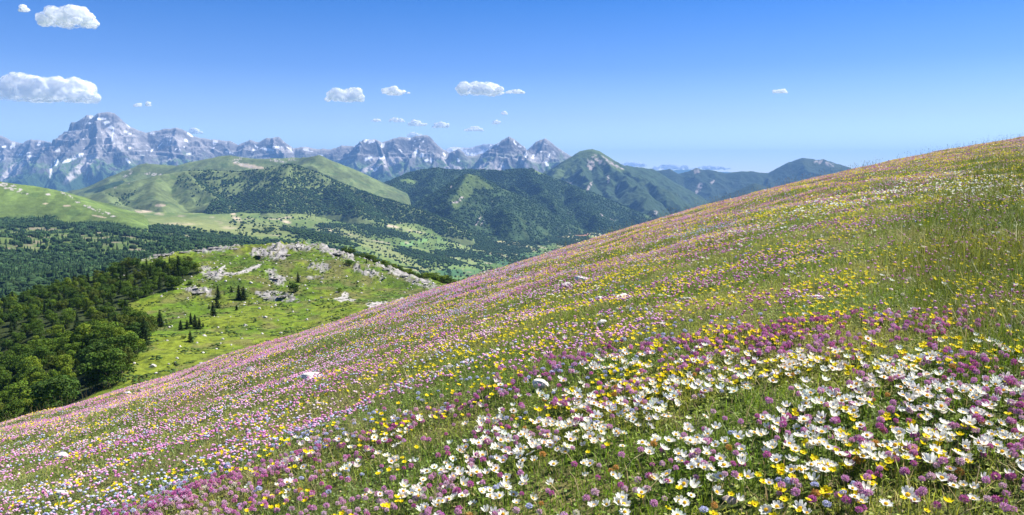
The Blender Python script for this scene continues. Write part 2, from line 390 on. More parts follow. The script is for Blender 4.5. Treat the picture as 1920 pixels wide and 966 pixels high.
def mountain_color(green_top, snow=(), scree=(), rock=RROCK, forest_top=None):
    def f(X, Y, Z, nz, px, py):
        a = fbm(X / 300, Y / 300, 4, 3); b = fbm(X / 60, Z / 60, 3, 8)
        strata = noise(Z / 38 + a * 1.1, X / 900, 4)
        c = np.ones(X.shape + (3,)) * rock * (1 + .22 * strata + .18 * b)[..., None]
        c = mix(c, SCREE, sst(.66, .84, nz + .08 * a) * .55)
        g = sst(green_top + 120, green_top - 160, Z + a * 150) * sst(.5, .68, nz + .1 * b)
        c = mix(c, GRASSD * 1.35, g * .9)
        if forest_top is not None: c = mix(c, FOR * 1.15, sst(forest_top + 60, forest_top - 60, Z + a * 110) * sst(.3, .5, nz + .2))
        if scree: c = mix(c, SCREE * 1.08, ell(px, py, scree, .25) * sst(-.8, -.2, a + b))
        if snow: c = mix(c, SNOW, sst(.35, .6, ell(px, py, snow, .7) * (.8 + .6 * b)))
        sp = sst(.80, .9, fbm(X / 170, Y / 170, 3, 66) + .12) * sst(green_top - 50, green_top + 250, Z) * sst(.5, .7, nz)
        return mix(c, SNOW, sp)
    return f
D = 17000
range_pts = [(-160, 262, D), (-60, 268, D), (0, 254, D), (22, 264, D), (42, 269, D), (52, 263, D), (58, 262, D), (84, 264, D), (98, 269, D - 300), (106, 269, D - 300), (120, 262, D - 600), (132, 257, D - 800), (140, 240, D - 1000), (152, 228, D - 1100), (163, 215, D - 1100), (170, 216, D - 1100), (177, 219, D - 1100),
    (182, 214, D - 1100), (192, 211, D - 1100), (206, 210.5, D - 1100), (214, 213, D - 1100), (221, 222, D - 1100), (232, 229, D - 1000), (250, 241, D - 800), (275, 249, D - 600), (300, 244, D - 600), (331, 239, D - 600), (350, 247, D - 500), (368, 258, D), (395, 262, D), (430, 264, D), (446, 272, D), (468, 262, D), (484, 268, D), (500, 259, D), (522, 257, D), (535, 268, D), (550, 278, D), (575, 276, D), (600, 280, D), (620, 280, D), (640, 273, D),
    (664, 275, D), (682, 262, D - 500), (706, 261, D - 500), (716, 267, D - 500), (735, 262, D - 500), (748, 257, D - 500), (770, 258, D - 500), (794, 254, D - 500), (803, 255, D - 500), (815, 279, D - 600), (826, 282, D - 500), (832, 281, D - 500), (842, 287, D - 500), (860, 279, D - 800), (874, 293, D - 800), (900, 290, D - 500), (916, 284, D - 500),
    (930, 270, D - 900), (942, 262, D - 1000), (955, 257, D - 1000), (966, 263, D - 1000), (985, 284, D - 700), (995, 281, D - 500), (1001, 274, D - 500), (1007, 266, D - 500), (1022, 260, D - 500), (1030, 264, D - 500), (1045, 277, D - 500), (1070, 293, D - 500), (1110, 320, D), (1200, 345, D)]
snow = [(95, 322, 2.5, 13, 10), (105, 306, 4, 7, 20), (135, 298, 20, 3, -22), (150, 291, 8, 3, -30), (168, 231, 3.5, 1.6), (190, 223, 10, 2.5), (200, 231, 6, 4, -20), (211, 255, 1.8, 14, 8), (208, 240, 6, 3), (38, 290, 7, 2), (55, 293, 4, 2.4), (8, 275, 5, 2.5), (108, 282, 6, 2.5), (240, 302, 6, 2, 45), (243, 277, 3, 2), (236, 247, 4, 2),
    (285, 282, 5, 1.5, -50), (300, 272, 8, 1.2, -48), (318, 265, 7, 1.2, -48), (330, 280, 4, 1.3, -40), (345, 276, 2, 1.5), (285, 250, 8, 2), (300, 247, 9, 1.3, -10), (355, 252, 9, 1.8, 35), (355, 289, 6, 1.4), (430, 286, 9, 1.6, 20), (500, 280, 14, 2.5, 8), (520, 276, 10, 2.2), (480, 275, 6, 2, 40), (575, 282, 14, 1.4, 15), (600, 292, 7, 2), (685, 266, 3, 2), (697, 267, 7, 1.4, -15), (675, 273, 3, 1.6), (690, 298, 9, 3, -20), (705, 318, 10, 2.6, -35), (715, 296, 8, 2.6),
    (780, 286, 4, 7, 10), (790, 291, 5, 5), (800, 300, 4, 4), (768, 258.5, 2, 1.6), (778, 265, 2, 1.6), (787, 261, 2, 1.4), (787, 275, 2, 2), (775, 273, 1.5, 1), (793, 266, 1.6, 1.6), (808, 300, 2, 6, -10), (833, 290, 2, 6, -30), (943, 312, 3, 1.5), (1000, 294, 4, 5, 20), (1030, 292, 2.5, 5), (1025, 307, 3, 6, -20), (1015, 284, 2, 2), (1024, 271, 4, 1.2, 20), (985, 292, 2, 4, -20), (860, 300, 3, 4, -30)]
scree = [(148, 318, 36, 8, -42), (168, 300, 24, 8, -30), (20, 320, 30, 6, -45), (0, 298, 10, 8), (35, 318, 18, 4, -50), (225, 255, 40, 22, 35), (200, 270, 16, 10), (320, 262, 30, 12, 10), (725, 305, 28, 9, -15), (700, 312, 30, 5, -25), (790, 290, 22, 7), (700, 297, 14, 5), (840, 305, 25, 4, 38), (930, 312, 22, 10), (905, 312, 12, 7), (1012, 297, 22, 9), (975, 300, 22, 5, 40), (850, 316, 20, 5), (530, 282, 34, 5), (460, 274, 16, 4, 20)]
def cliffs(base, X, Y):
    # limestone: vertical steps where bands of hard rock crop out
    out = base
    for z0, hgt, s in ((560, 150, 4), (900, 260, 7), (330, 90, 5)):
        q = z0 + fbm(X / 2200, Y / 2200, 2, s) * 130; u_ = (out - q) / hgt
        st = np.where((u_ > 0) & (u_ < 1), sst(.25, .6, u_), u_)
        out = np.where((u_ > 0) & (u_ < 1), q + hgt * (st * .8 + u_ * .2), out)
    return out
ridge_layer('rocky_mountain_range', range_pts, -250, 3600, 1500, .95, 620, 5, jag=16, nz=85, nzs=620, ny=300, nx=1500, color=mountain_color(330, snow, scree, forest_top=40), fall=.55, cliff=cliffs,
    extra=[([(186, 214, 15850), (180, 232, 15500), (178, 262, 15100), (182, 300, 14600), (200, 335, 14000)], 1.5), ([(163, 216, 15850), (150, 250, 15500), (128, 290, 15000), (110, 320, 14600)], 1.1), ([(796, 256, 16450), (780, 275, 16200), (768, 295, 15900), (740, 335, 15000)], 1.5), ([(706, 262, 16450), (718, 285, 16200), (716, 310, 15600)], 1.4),
           ([(955, 258, 15950), (952, 285, 15700), (925, 320, 15200)], 1.3), ([(1022, 261, 16450), (1012, 280, 16200), (1000, 315, 15600)], 1.3), ([(331, 240, 16350), (322, 270, 16000), (335, 305, 15500)], 1.1), ([(60, 262, 16950), (52, 290, 16500), (80, 330, 15500)], 1.2), ([(512, 258, 16950), (518, 275, 16700), (540, 300, 16200)], 1.3), ([(250, 242, 16100), (268, 275, 15700), (275, 310, 15200)], 1.0)])
D = 27000
ridge_layer('snowy_far_mountains', [(800, 292, D), (835, 281, D), (850, 275, D), (880, 278, D), (895, 273, D), (918, 269, D), (930, 274, D), (950, 285, D), (1010, 292, D)], 300, 3500, 1500, .9, 900, 8, jag=25, nz=80, nzs=900, ny=80,
    color=mountain_color(-500, [(850, 281, 20, 5, -8), (868, 285, 16, 5, 20), (888, 290, 14, 3), (905, 285, 9, 3, -25), (843, 277, 12, 2.5)], [(870, 285, 40, 10)]))
D = 36000
ridge_layer('pale_far_hills', [(1130, 322, D), (1180, 319, D), (1240, 320, D), (1290, 318, D), (1330, 321, D), (1420, 326, D), (1600, 328, D)], -400, 3000, 1500, .4, 2000, 12, jag=15, nz=40, nzs=1500, ny=40, color=mountain_color(900, forest_top=600))
# dome mountain with bare top and forested ribs
def wooded(grass_e=(), rocks=(), top=1e9, base=FOR, thr=.0, gcol=GRASS):
    def f(X, Y, Z, nz, px, py):
        a = fbm(X / 240, Y / 240, 4, 13); b = fbm(X / 50, Y / 50, 3, 18)
        c = np.ones(X.shape + (3,)) * base * (1.15 + .35 * b + .25 * a)[..., None]
        c = mix(c, gcol * .75, sst(.28, .7, a + .4 * b + thr) * .7)
        if grass_e: c = mix(c, gcol * (1.05), sst(.3, .6, ell(px, py, grass_e, .4) + .25 * b + .1 * a - .05))
        c = mix(c, ROCK * .85, sst(.50, .38, nz + .06 * b) * .5)
        if rocks: c = mix(c, np.array((.33, .29, .275)), sst(.4, .75, ell(px, py, rocks, .8) * (.75 + 1.1 * b)))
        return c
    return f
D = 10500
ridge_layer('bare_domed_mountain', [(1000, 345, D + 400), (1035, 322, D + 200), (1060, 305, D), (1075, 292, D), (1090, 283, D), (1110, 279.5, D), (1122, 283, D), (1140, 294, D), (1165, 310, D), (1200, 314, D + 400), (1225, 318, D + 600), (1250, 335, D + 500), (1290, 355, D + 500), (1330, 385, D + 300)], -420, 3300, 1200, .62, 0, 31, jag=8, nz=34, nzs=420, ny=220,
    extra=[([(1085, 290, D - 30), (1092, 312, 9900), (1098, 330, 9300), (1106, 362, 8500), (1118, 400, 7900)], .72), ([(1120, 284, D - 30), (1150, 315, 9900), (1180, 345, 9100), (1206, 372, 8400), (1225, 412, 7600)], .7),
           ([(1060, 305, D - 20), (1040, 330, 9800), (1022, 352, 9100)], .7), ([(1150, 302, D - 30), (1210, 338, 9800), (1250, 360, 9100), (1290, 400, 8200)], .7), ([(1106, 300, 10300), (1135, 335, 9500), (1150, 365, 8800)], .8)],
    color=wooded([(1112, 290, 40, 12, 15), (1060, 320, 26, 14, -40), (1075, 300, 14, 8), (1150, 310, 26, 5, 30)], [(1122, 300, 14, 6, 35), (1108, 308, 8, 12, -20), (1142, 303, 18, 3, 40), (1105, 350, 3, 10, 30), (1160, 350, 2.5, 9, 40), (1140, 335, 3, 8, 0), (1165, 400, 5, 4), (1228, 398, 6, 4), (1068, 345, 8, 5), (1158, 312, 12, 3, 30)], thr=-.1, gcol=GRASS * .72, base=FOR * .8))
D = 13500
ridge_layer('blue_wooded_mountains', [(1180, 326, D), (1215, 322, D), (1238, 320, D), (1255, 317, D), (1272, 326, D), (1290, 322, D), (1306, 315, D), (1318, 319, D), (1330, 318, D), (1345, 322, D), (1362, 325, D), (1384, 322, D), (1410, 321, D), (1424, 324, D), (1442, 324, D), (1460, 315, D), (1480, 304, D), (1505, 296, D), (1520, 298, D), (1530, 300, D), (1545, 299, D), (1562, 305, D), (1590, 313, D), (1604, 320, D), (1650, 335, D), (1720, 345, D)],
    -430, 3500, 1500, .6, 1300, 44, jag=9, nz=55, nzs=600, ny=180, color=wooded([(1540, 310, 40, 6, 10)], [(1307, 322, 6, 5), (1312, 350, 6, 8), (1335, 342, 6, 3, -30), (1308, 358, 3, 7, 40), (1535, 304, 8, 3), (1555, 308, 9, 4, 20)], thr=-.35, gcol=GRASS * .35, base=FOR * .55), fall=.5)
D = 9800
ridge_layer('dark_wooded_foothill', [(1290, 400, D), (1340, 375, D), (1380, 358, D), (1415, 343, D), (1440, 352, D), (1480, 345, D), (1520, 338, D), (1580, 350, D), (1660, 355, D)], -430, 1500, 900, .5, 700, 48, jag=6, nz=30, nzs=400, ny=80, color=wooded(thr=-.35, gcol=GRASS * .35, base=FOR * .55))
# forested hills in the middle
D = 7600
XL = ridge_layer('forested_middle_hills', [(640, 380, D), (680, 360, D), (715, 345, D), (740, 336, D), (765, 325, D), (795, 318, D), (820, 316, D), (850, 320, D), (880, 318, D + 200), (900, 318, D + 200), (925, 320, D + 100), (950, 319, D), (985, 317, D), (1000, 318, D), (1020, 327, D), (1040, 335, D), (1075, 349, D - 100), (1110, 362, D - 200), (1150, 378, D - 200), (1190, 395, D - 300), (1230, 410, D - 300), (1260, 425, D - 300)], -420, 2300, 900, .58, 0, 61, jag=6, nz=26, nzs=330, ny=240,
    extra=[([(985, 317, D - 20), (1003, 335, 7200), (1020, 358, 6800), (1036, 385, 6300), (1048, 412, 5900)], .75), ([(765, 325, D - 20), (735, 345, 7000), (720, 365, 6500), (745, 390, 5900)], .6), ([(880, 318, D), (925, 340, 7000), (965, 352, 6600), (1000, 372, 6300)], .7), ([(1075, 350, 7400), (1095, 385, 6700), (1120, 410, 6200)], .6), ([(820, 317, D), (808, 340, 7000), (800, 362, 6400), (790, 385, 5900)], .6)],
    color=wooded([(1010, 322, 12, 5, 35), (768, 340, 16, 4, 5), (905, 325, 12, 3)], [(1150, 411, 8, 4), (1128, 404, 5, 3), (1068, 402, 5, 3)], thr=.03))
D = 5900
XK = ridge_layer('wooded_grassy_knob', [(760, 420, D - 200), (800, 395, D), (830, 368, D), (848, 350, D), (862, 338, D), (878, 325.5, D), (892, 328, D), (915, 340, D), (926, 347, D), (950, 357, D), (985, 372, D), (1010, 388, D), (1035, 405, D), (1060, 425, D - 100)], -420, 1300, 700, .6, 0, 71, jag=6, nz=20, nzs=240, ny=200,
    extra=[([(878, 326, D - 20), (862, 348, 5650), (850, 370, 5400), (848, 395, 5150)], .7), ([(926, 348, D), (935, 375, 5600), (950, 405, 5200), (960, 425, 5000)], .6), ([(848, 395, 5150), (860, 415, 4950)], .5)],
    color=wooded([(888, 340, 22, 12, 30), (872, 358, 16, 14, -20), (905, 345, 24, 5, 30), (855, 380, 8, 14), (945, 352, 14, 3, 25), (930, 425, 18, 7), (820, 422, 30, 8)], [(866, 371, 5, 2), (856, 379, 12, 2.5, -8), (862, 375, 2, 5), (846, 350, 3, 7), (838, 358, 3, 6), (897, 414, 1.6, 12, 32), (905, 416, 1.6, 9, 30), (925, 378, 3, 1)], thr=.02, gcol=GRASS * .72))
# grassy ridges behind the conical hill
def grassy(forest_e=(), rocks=(), earth=(), base=GRASS):
    def f(X, Y, Z, nz, px, py):
        a = fbm(X / 200, Y / 200, 4, 23); b = fbm(X / 40, Y / 40, 3, 28)
        c = mix(base * .82, base * 1.3, sst(-.6, .6, a + .4 * b))
        c = mix(c, GRASSD * .9, sst(.3, .6, fbm(X / 90, Y / 90, 4, 29)) * .6)
        if earth: c = mix(c, EARTH, sst(.4, .8, ell(px, py, earth, .6) + .3 * b) * .8)
        if forest_e: c = mix(c, FOR, sst(.4, .6, ell(px, py, forest_e, .4) + .3 * a))
        if rocks: c = mix(c, np.array((.37, .34, .32)), sst(.5, .75, ell(px, py, rocks, .7) * (.62 + 1.3 * fbm(X / 14, Y / 14, 3, 37) + .5 * b)))
        return c
    return f
D = 6800
gr_base = np.array((.105, .138, .048))
ridge_layer('green_ridges', [(60, 375, D), (100, 365, D), (133, 358, D), (170, 350, D), (205, 336, D), (235, 320, D), (262, 309, D), (275, 307, D), (300, 309, D), (330, 311, D), (350, 305, D), (380, 300, D), (410, 294, D), (432, 291, D), (455, 296, D), (480, 298, D), (520, 297, D), (560, 296, D), (580, 295, D - 200), (597, 291, D - 300), (615, 299, D - 300), (650, 312, D - 300), (690, 331, D - 300), (722, 345, D - 300), (760, 372, D - 300)], -300, 2100, 900, .48, 900, 81, jag=4, nz=18, nzs=420, ny=160,
    color=grassy([(205, 350, 30, 5, -20), (180, 355, 24, 3, -15)], [(244, 322, 4, 6), (235, 331, 6, 2.5, -20), (290, 327, 28, 2.5, 5), (455, 308, 26, 3, 18), (450, 300, 14, 2), (520, 302, 20, 2.5, 8), (545, 300, 12, 2)], [(470, 312, 30, 4, 10)], base=gr_base), fall=.42, mat=M_HILL)
D = 5300
XC = ridge_layer('conical_wooded_hill', [(60, 398, D - 800), (110, 385, D - 700), (160, 370, D - 500), (210, 352, D - 300), (260, 338, D - 200), (310, 326, D - 100), (345, 321, D), (390, 320, D), (425, 321, D), (455, 323, D), (480, 319, D), (510, 314, D), (535, 308.5, D), (548, 308, D), (560, 312, D), (590, 322, D), (620, 336, D), (660, 352, D - 100), (700, 367, D - 200), (745, 380, D - 300), (790, 395, D - 400), (840, 415, D - 600), (862, 440, D - 700), (880, 480, D - 800)], -330, 1500, 900, .50, 0, 91, jag=2.5, nz=12, nzs=300, ny=240,
    extra=[([(545, 309, D - 20), (535, 335, 5000), (520, 360, 4700), (500, 385, 4450)], .5), ([(345, 321, D - 10), (370, 345, 5000), (400, 370, 4700), (420, 392, 4450)], .5), ([(620, 337, D - 20), (640, 362, 4900), (670, 390, 4550)], .5), ([(300, 328, D - 100), (285, 352, 4900), (300, 380, 4500)], .42), ([(190, 360, D - 400), (215, 380, 4550), (240, 398, 4200)], .42)],
    color=grassy([], [(244, 345, 3, 2), (215, 350, 6, 1)], [(270, 397, 20, 3), (300, 385, 10, 3)], base=gr_base * 1.02), mat=M_HILL, fall=.42)
D = 2900
XG = ridge_layer('grassy_left_hill', [(-330, 300, D), (-200, 318, D), (-80, 330, D), (0, 341, D), (30, 345, D), (60, 349, D), (85, 353, D), (110, 358, D), (130, 366, D - 50), (150, 376, D - 100), (175, 388, D - 150), (200, 398, D - 200), (225, 407, D - 250), (240, 416, D - 300), (256, 432, D - 350), (275, 470, D - 450)], -190, 900, 500, .36, 0, 101, jag=1.5, nz=5, nzs=160, ny=140,
    color=grassy([], [(15, 352, 22, 4, 20), (45, 362, 10, 2, 15), (90, 365, 9, 2, 20), (125, 365, 18, 2.5, 25), (30, 352, 14, 3, 25), (165, 388, 34, 2, 24), (205, 402, 22, 3, 26), (5, 346, 14, 2)], [(125, 386, 9, 2), (185, 406, 14, 1.5, 10), (85, 382, 6, 1.2)], base=np.array((.105, .155, .035))), mat=M_HILL, fall=.36)
# trees standing on the hills
def hill_trees(name, label, G, dens, hmin, hmax, **k):
    X, Y, Z, px, py, nz = G; n_ = fbm(X / 140, Y / 140, 4, 201)
    d = dens(X, Y, Z, px, py, nz, n_); front = np.abs(px - 960) < 1000
    p, ii, jj = sample_layer(X, Y, Z, d * front); print(name, len(p))
    return far_forest(name, label, p, hmin, hmax, **k)
def d_cone(X, Y, Z, px, py, nz, n_):
    poly = inpoly(px, py, [(350, 300), (352, 322), (372, 345), (398, 372), (384, 400), (392, 404), (440, 404), (480, 400), (560, 402), (640, 404), (700, 415), (800, 440), (960, 460), (960, 300), (560, 300)])
    full = inpoly(px, py, [(385, 392), (410, 374), (470, 362), (560, 352), (960, 380), (960, 470), (384, 406)])
    up = sst(-.55, .35, n_) * .011 + .0012
    d = np.where(poly, np.where(full, .016, up), 0)
    stray = ell(px, py, [(235, 372, 24, 8, -40), (240, 385, 8, 4), (210, 365, 12, 4), (345, 340, 14, 14), (370, 365, 12, 20)], .4) * .0016
    return np.maximum(d, stray)
hill_trees('hill_forest', 'dark forest covering the cone shaped hill in the middle distance', XC, d_cone, 8, 14, conifer=.55, base=FOR, base2=np.array((.05, .095, .026)))
def d_mid(X, Y, Z, px, py, nz, n_):
    g = ell(px, py, [(1010, 322, 12, 5, 35), (768, 340, 16, 4, 5)], .4)
    return .009 * (1 - g) * sst(-1.0, -.2, n_)
hill_trees('middle_forest', 'blue green forest over the hills beyond the valley', XL, d_mid, 9, 16, conifer=.4, base=FOR * 1.1, base2=np.array((.055, .10, .03)))
def d_knob(X, Y, Z, px, py, nz, n_):
    g = ell(px, py, [(888, 340, 22, 12, 30), (872, 358, 16, 14, -20), (905, 345, 24, 5, 30), (855, 380, 8, 14), (860, 375, 14, 6), (900, 415, 3, 12, 32)], .3)
    return .010 * (1 - g) * sst(-.6, .1, n_) + .0006
hill_trees('knob_forest', 'forest around the grassy topped knob', XK, d_knob, 8, 13, conifer=.4, base=FOR * 1.1, base2=np.array((.055, .10, .028)))
#@@PART2
# ------------------------------------------------------------------ clouds
def make_cloud(px, py, wpx, hpx, label, seed, D=None, wisp=.35):
    r = np.random.default_rng(seed)
    t, e = ray(px, py); D = D or 2050 / float(e); c = np.array([t * D, D, e * D], float)
    W = wpx / F * D; H = hpx / F * D; n = int(16 + 40 * min(1, wpx / 90)); V0, F0 = ico(2); parts = []
    lump = r.uniform(-.42, .42, (4, 1))
    for k in range(n):
        u = (r.uniform(-.5, .5) if k % 2 else r.triangular(-.5, 0, .5)) * .92; prof = (1 - abs(2 * u) ** 2.2) ** .6 * (.92 + .14 * math.sin(seed * 1.7 + u * 7))
        rad = H * r.uniform(.24, .38) * (.30 + .7 * prof)
        z = -H * .28 + r.uniform(0, 1) ** 1.3 * H * .62 * prof
        pos = np.array([u * W, r.uniform(-.5, .5) * W * .35, z])
        n_ = V0 * 1.0; disp = 1 + .15 * fbm(n_[:, 0] * 1.7 + k * 9, n_[:, 1] * 1.7 + n_[:, 2] * 1.3, 3, seed)
        V = n_ * disp[:, None] * rad * (1.35, 1.2, .9) + pos
        V[:, 2] = np.maximum(V[:, 2], -H * .42 - (V[:, 2] < -H * .42) * 0 + .08 * (V[:, 2] + H * .42))
        parts.append((V, F0, np.ones(3)))
    V, Fc, C = merge(parts); m = mesh_np('cloud', V, Fc)
    o = add('cloud', m, M_CLOUD, label=label, category='cloud', group='small white fair weather clouds'); o.location = c
    md = o.modifiers.new('remesh', 'REMESH'); md.mode = 'VOXEL'; md.voxel_size = max(H * .045, W * .011); md.use_smooth_shade = True
    sm = o.modifiers.new('soft', 'SMOOTH'); sm.factor = .8; sm.iterations = 6
    tx = bpy.data.textures.new('puff', 'CLOUDS'); tx.noise_scale = H * .16; tx.noise_depth = 4
    dm = o.modifiers.new('puff', 'DISPLACE'); dm.texture = tx; dm.strength = H * .12; dm.mid_level = .55; dm.texture_coords = 'GLOBAL'
    return o
M_CLOUD, nt, bs, out = new_mat('cloud')
bs.inputs['Base Color'].default_value = (.98, .98, .98, 1); bs.inputs['Roughness'].default_value = 1; bs.inputs['Specular IOR Level'].default_value = 0
bs.inputs['Subsurface Weight'].default_value = 1; bs.inputs['Subsurface Radius'].default_value = (1, 1, 1); bs.inputs['Subsurface Scale'].default_value = 180
tl = nt.nodes.new('ShaderNodeBsdfTranslucent'); tl.inputs[0].default_value = (.95, .95, .97, 1)
mt = nt.nodes.new('ShaderNodeMixShader'); mt.inputs[0].default_value = .35
lw = nt.nodes.new('ShaderNodeLayerWeight'); lw.inputs[0].default_value = .5
mr = nt.nodes.new('ShaderNodeMapRange'); mr.inputs['From Min'].default_value = .1; mr.inputs['From Max'].default_value = .93; mr.inputs['To Min'].default_value = 0; mr.inputs['To Max'].default_value = 1; mr.interpolation_type = 'SMOOTHSTEP'
tp = nt.nodes.new('ShaderNodeBsdfTransparent'); mx2 = nt.nodes.new('ShaderNodeMixShader'); L = nt.links.new
L(bs.outputs[0], mt.inputs[1]); L(tl.outputs[0], mt.inputs[2]); L(lw.outputs['Facing'], mr.inputs['Value']); L(mr.outputs[0], mx2.inputs[0]); L(mt.outputs[0], mx2.inputs[1]); L(tp.outputs[0], mx2.inputs[2]); L(mx2.outputs[0], out.inputs['Surface'])
CL = [(125, 33, 104, 40, 'flat white cloud near the top left corner'), (45, 17, 16, 14, 'faint wisp of cloud left of the top left cloud'), (80, 165, 196, 60, 'largest white puffy cloud above the highest rocky peak, cut by the left edge'),
    (258, 197, 16, 8, 'tiny cloud, left one of a pair right of the highest peak'), (279, 196, 12, 9, 'tiny cloud, right one of a pair right of the highest peak'), (367, 246, 24, 13, 'small cloud touching the ridge right of the highest peak'),
    (645, 178, 74, 30, 'white cloud with flat base above the middle of the rocky range'), (737, 171, 46, 18, 'oval cloud between the two larger middle clouds'), (766, 174, 6, 4, 'speck of cloud right of the oval middle cloud'),
    (900, 167, 86, 30, 'wedge shaped white cloud in the centre of the sky'), (966, 171, 36, 11, 'thin flat cloud right of the wedge shaped cloud'), (706, 226, 20, 6, 'faint small cloud low over the range, leftmost of the low row'), (744, 225, 30, 10, 'second small cloud from the left in the low row over the range'),
    (783, 231, 34, 13, 'third small cloud from the left in the low row, above the flat topped cliff'), (826, 234, 32, 15, 'round small cloud at the right of the flat topped cliff'), (888, 242, 40, 10, 'flat low cloud left of the pointed twin peaks'), (778, 254, 32, 12, 'small cloud sitting on top of the flat topped cliff'),
    (931, 229, 12, 10, 'tiny low cloud above the first pointed peak'), (945, 212, 12, 7, 'tiny higher cloud above the first pointed peak'), (1463, 171, 32, 10, 'lone small flat cloud in the right half of the sky')]
for i, (x, y, w_, h_, lb) in enumerate(CL): make_cloud(x, y, w_, h_, lb, 300 + i)
for i, (x, y, w_, h_, lb) in enumerate([(1180, 309, 70, 11, 'low bank of cloud on the horizon right of the domed mountain'), (1262, 314, 100, 11, 'long bank of cloud on the horizon behind the blue hills'), (1338, 315, 64, 9, 'rightmost bank of cloud on the horizon above the blue hills')]): make_cloud(x, y, w_, h_, lb, 340 + i, D=75000)
# ------------------------------------------------------------------ knoll and the slope around the wood
kn_ctrl = [(300, 690, 190), (200, 745, 170), (450, 640, 230), (600, 620, 240), (700, 590, 262), (760, 575, 275), (500, 565, 300), (400, 565, 300), (600, 560, 305), (700, 548, 325), (300, 605, 260), (250, 645, 222),
    (250, 492, 388), (300, 482, 395), (350, 474, 400), (400, 466, 402), (440, 467, 400), (470, 474, 392), (490, 478, 385), (520, 462, 400), (560, 463, 405), (600, 465, 410), (650, 479, 400), (700, 493, 390), (760, 510, 370), (820, 531, 350), (860, 549, 330), (900, 570, 310), (960, 600, 290),
    (440, 507, 345), (520, 515, 340), (600, 510, 350), (350, 530, 320), (660, 520, 350), (480, 540, 318), (200, 545, 345), (100, 576, 330), (0, 602, 320), (0, 690, 240), (100, 700, 215), (180, 705, 195), (0, 800, 185), (100, 785, 165), (-100, 650, 262), (-200, 700, 250), (-200, 620, 330),
    (500, 520, 500), (300, 545, 500), (0, 640, 450), (150, 600, 450), (700, 560, 500), (900, 640, 430), (-200, 690, 440), (500, 640, 700), (0, 760, 700), (900, 700, 700), (200, 900, 110), (500, 850, 110), (900, 800, 110), (0, 950, 110), (1300, 800, 200), (1300, 760, 400)]
kn_f = tps(kn_ctrl, 100.0)
CREST = [(300, 474, 46, 12, -14), (400, 464, 60, 10, -6), (485, 474, 20, 12), (520, 470, 24, 20, 20), (560, 462, 30, 9, 8), (625, 470, 56, 11, 18), (760, 515, 80, 11, 24), (395, 512, 26, 11, 25), (517, 520, 24, 12, 30), (375, 545, 34, 10, 12), (520, 556, 46, 10, 8), (600, 500, 30, 8, 10), (690, 510, 40, 8, 20), (590, 520, 20, 4)]
def kn_z(X, Y):
    z = kn_f(X, Y); px, py = proj(X, Y, z)
    rk = ell(px, py, CREST, .5)
    z = z + fbm(X / 30, Y / 30, 4, 401) * 1.4 + fbm(X / 6, Y / 6, 3, 411) * .28
    z = z + rk * (ridged(X / 9, Y / 9, 4, 421) * 1.5 + np.abs(noise(X / 3.2, Y / 3.2, 431)) * 1.5)
    return z
X, Y = polar_grid(-.95, .40, 900, 92, 720, 620, 'inv')
Z = kn_z(X, Y); px, py = proj(X, Y, Z); nzv = normals_z(X, Y, Z)
a = fbm(X / 26, Y / 26, 4, 441); b = fbm(X / 5, Y / 5, 4, 451)
KG = np.array((.088, .152, .011)); KY = np.array((.150, .19, .018)); KD = np.array((.035, .06, .012)); KB = np.array((.13, .11, .05))
C = mix(KG, KY, sst(-.4, .5, a + .3 * b + .45 * ell(px, py, [(600, 620, 160, 30, -15), (330, 690, 120, 40, -30)], .6))); C = mix(C, KD, sst(.12, .5, b + .4 * noise(X / 2, Y / 2, 449) + .75 * ell(px, py, [(580, 505, 200, 50), (430, 535, 100, 36), (700, 530, 120, 40)], .6) - .15) * .65)
C = mix(C, KB, sst(.15, .6, fbm(X / 12, Y / 12, 3, 461) + .3 * ell(px, py, [(640, 530, 130, 40)], .5)) * .55)
rk = ell(px, py, CREST, .5)
C = mix(C, ROCK * .95 * (1 + .35 * b[..., None]), sst(.62, .84, rk * (.62 + .75 * np.abs(noise(X / 3.2, Y / 3.2, 431)) * 1.6 + .4 * b)))
C = mix(C, ROCK * 1.1, sst(.72, .5, nzv) * .8 * (rk > .1))
scp = np.zeros_like(px, bool)
for poly in ([(411, 503), (424, 496), (423, 502), (415, 505), (422, 509), (440, 512), (460, 505), (475, 499), (490, 495), (486, 502), (470, 509), (450, 514), (432, 518), (415, 516), (409, 509)], [(625, 560), (640, 556), (645, 546), (652, 549), (656, 560), (669, 562), (660, 566), (650, 562), (640, 567), (632, 563)], [(686, 570), (700, 566), (722, 565), (735, 570), (742, 562), (755, 558), (762, 570), (735, 576), (715, 582), (698, 582)]):
    jx = px + 2.5 * noise(X / 2, Y / 2, 5); jy = py + 1.5 * noise(X / 2, Y / 2, 6); scp |= inpoly(jx, jy, poly)
C[scp] = np.array((.36, .34, .32)) * (1 + .25 * b[scp][:, None])
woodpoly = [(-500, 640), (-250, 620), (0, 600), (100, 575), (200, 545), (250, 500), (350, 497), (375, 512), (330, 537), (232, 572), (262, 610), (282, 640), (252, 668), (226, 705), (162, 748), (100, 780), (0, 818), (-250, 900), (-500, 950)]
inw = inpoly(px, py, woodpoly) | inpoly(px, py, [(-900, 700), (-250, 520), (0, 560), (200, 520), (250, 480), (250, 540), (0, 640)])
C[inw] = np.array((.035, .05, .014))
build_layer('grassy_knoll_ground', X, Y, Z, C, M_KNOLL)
def interp_z(x, y):      # ground height for one point
    return float(kn_z(np.array([x]), np.array([y]))[0])
def ground_at(px_, py_):
    """march along the ray until it meets the knoll"""
    t, e = ray(px_, py_); Ys = np.linspace(120, 480, 1500); z = kn_z(t * Ys, Ys); hit = np.nonzero(z >= e * Ys)[0]
    k = hit[0] if len(hit) else 900
    return np.array([t * Ys[k], Ys[k], z[k]])
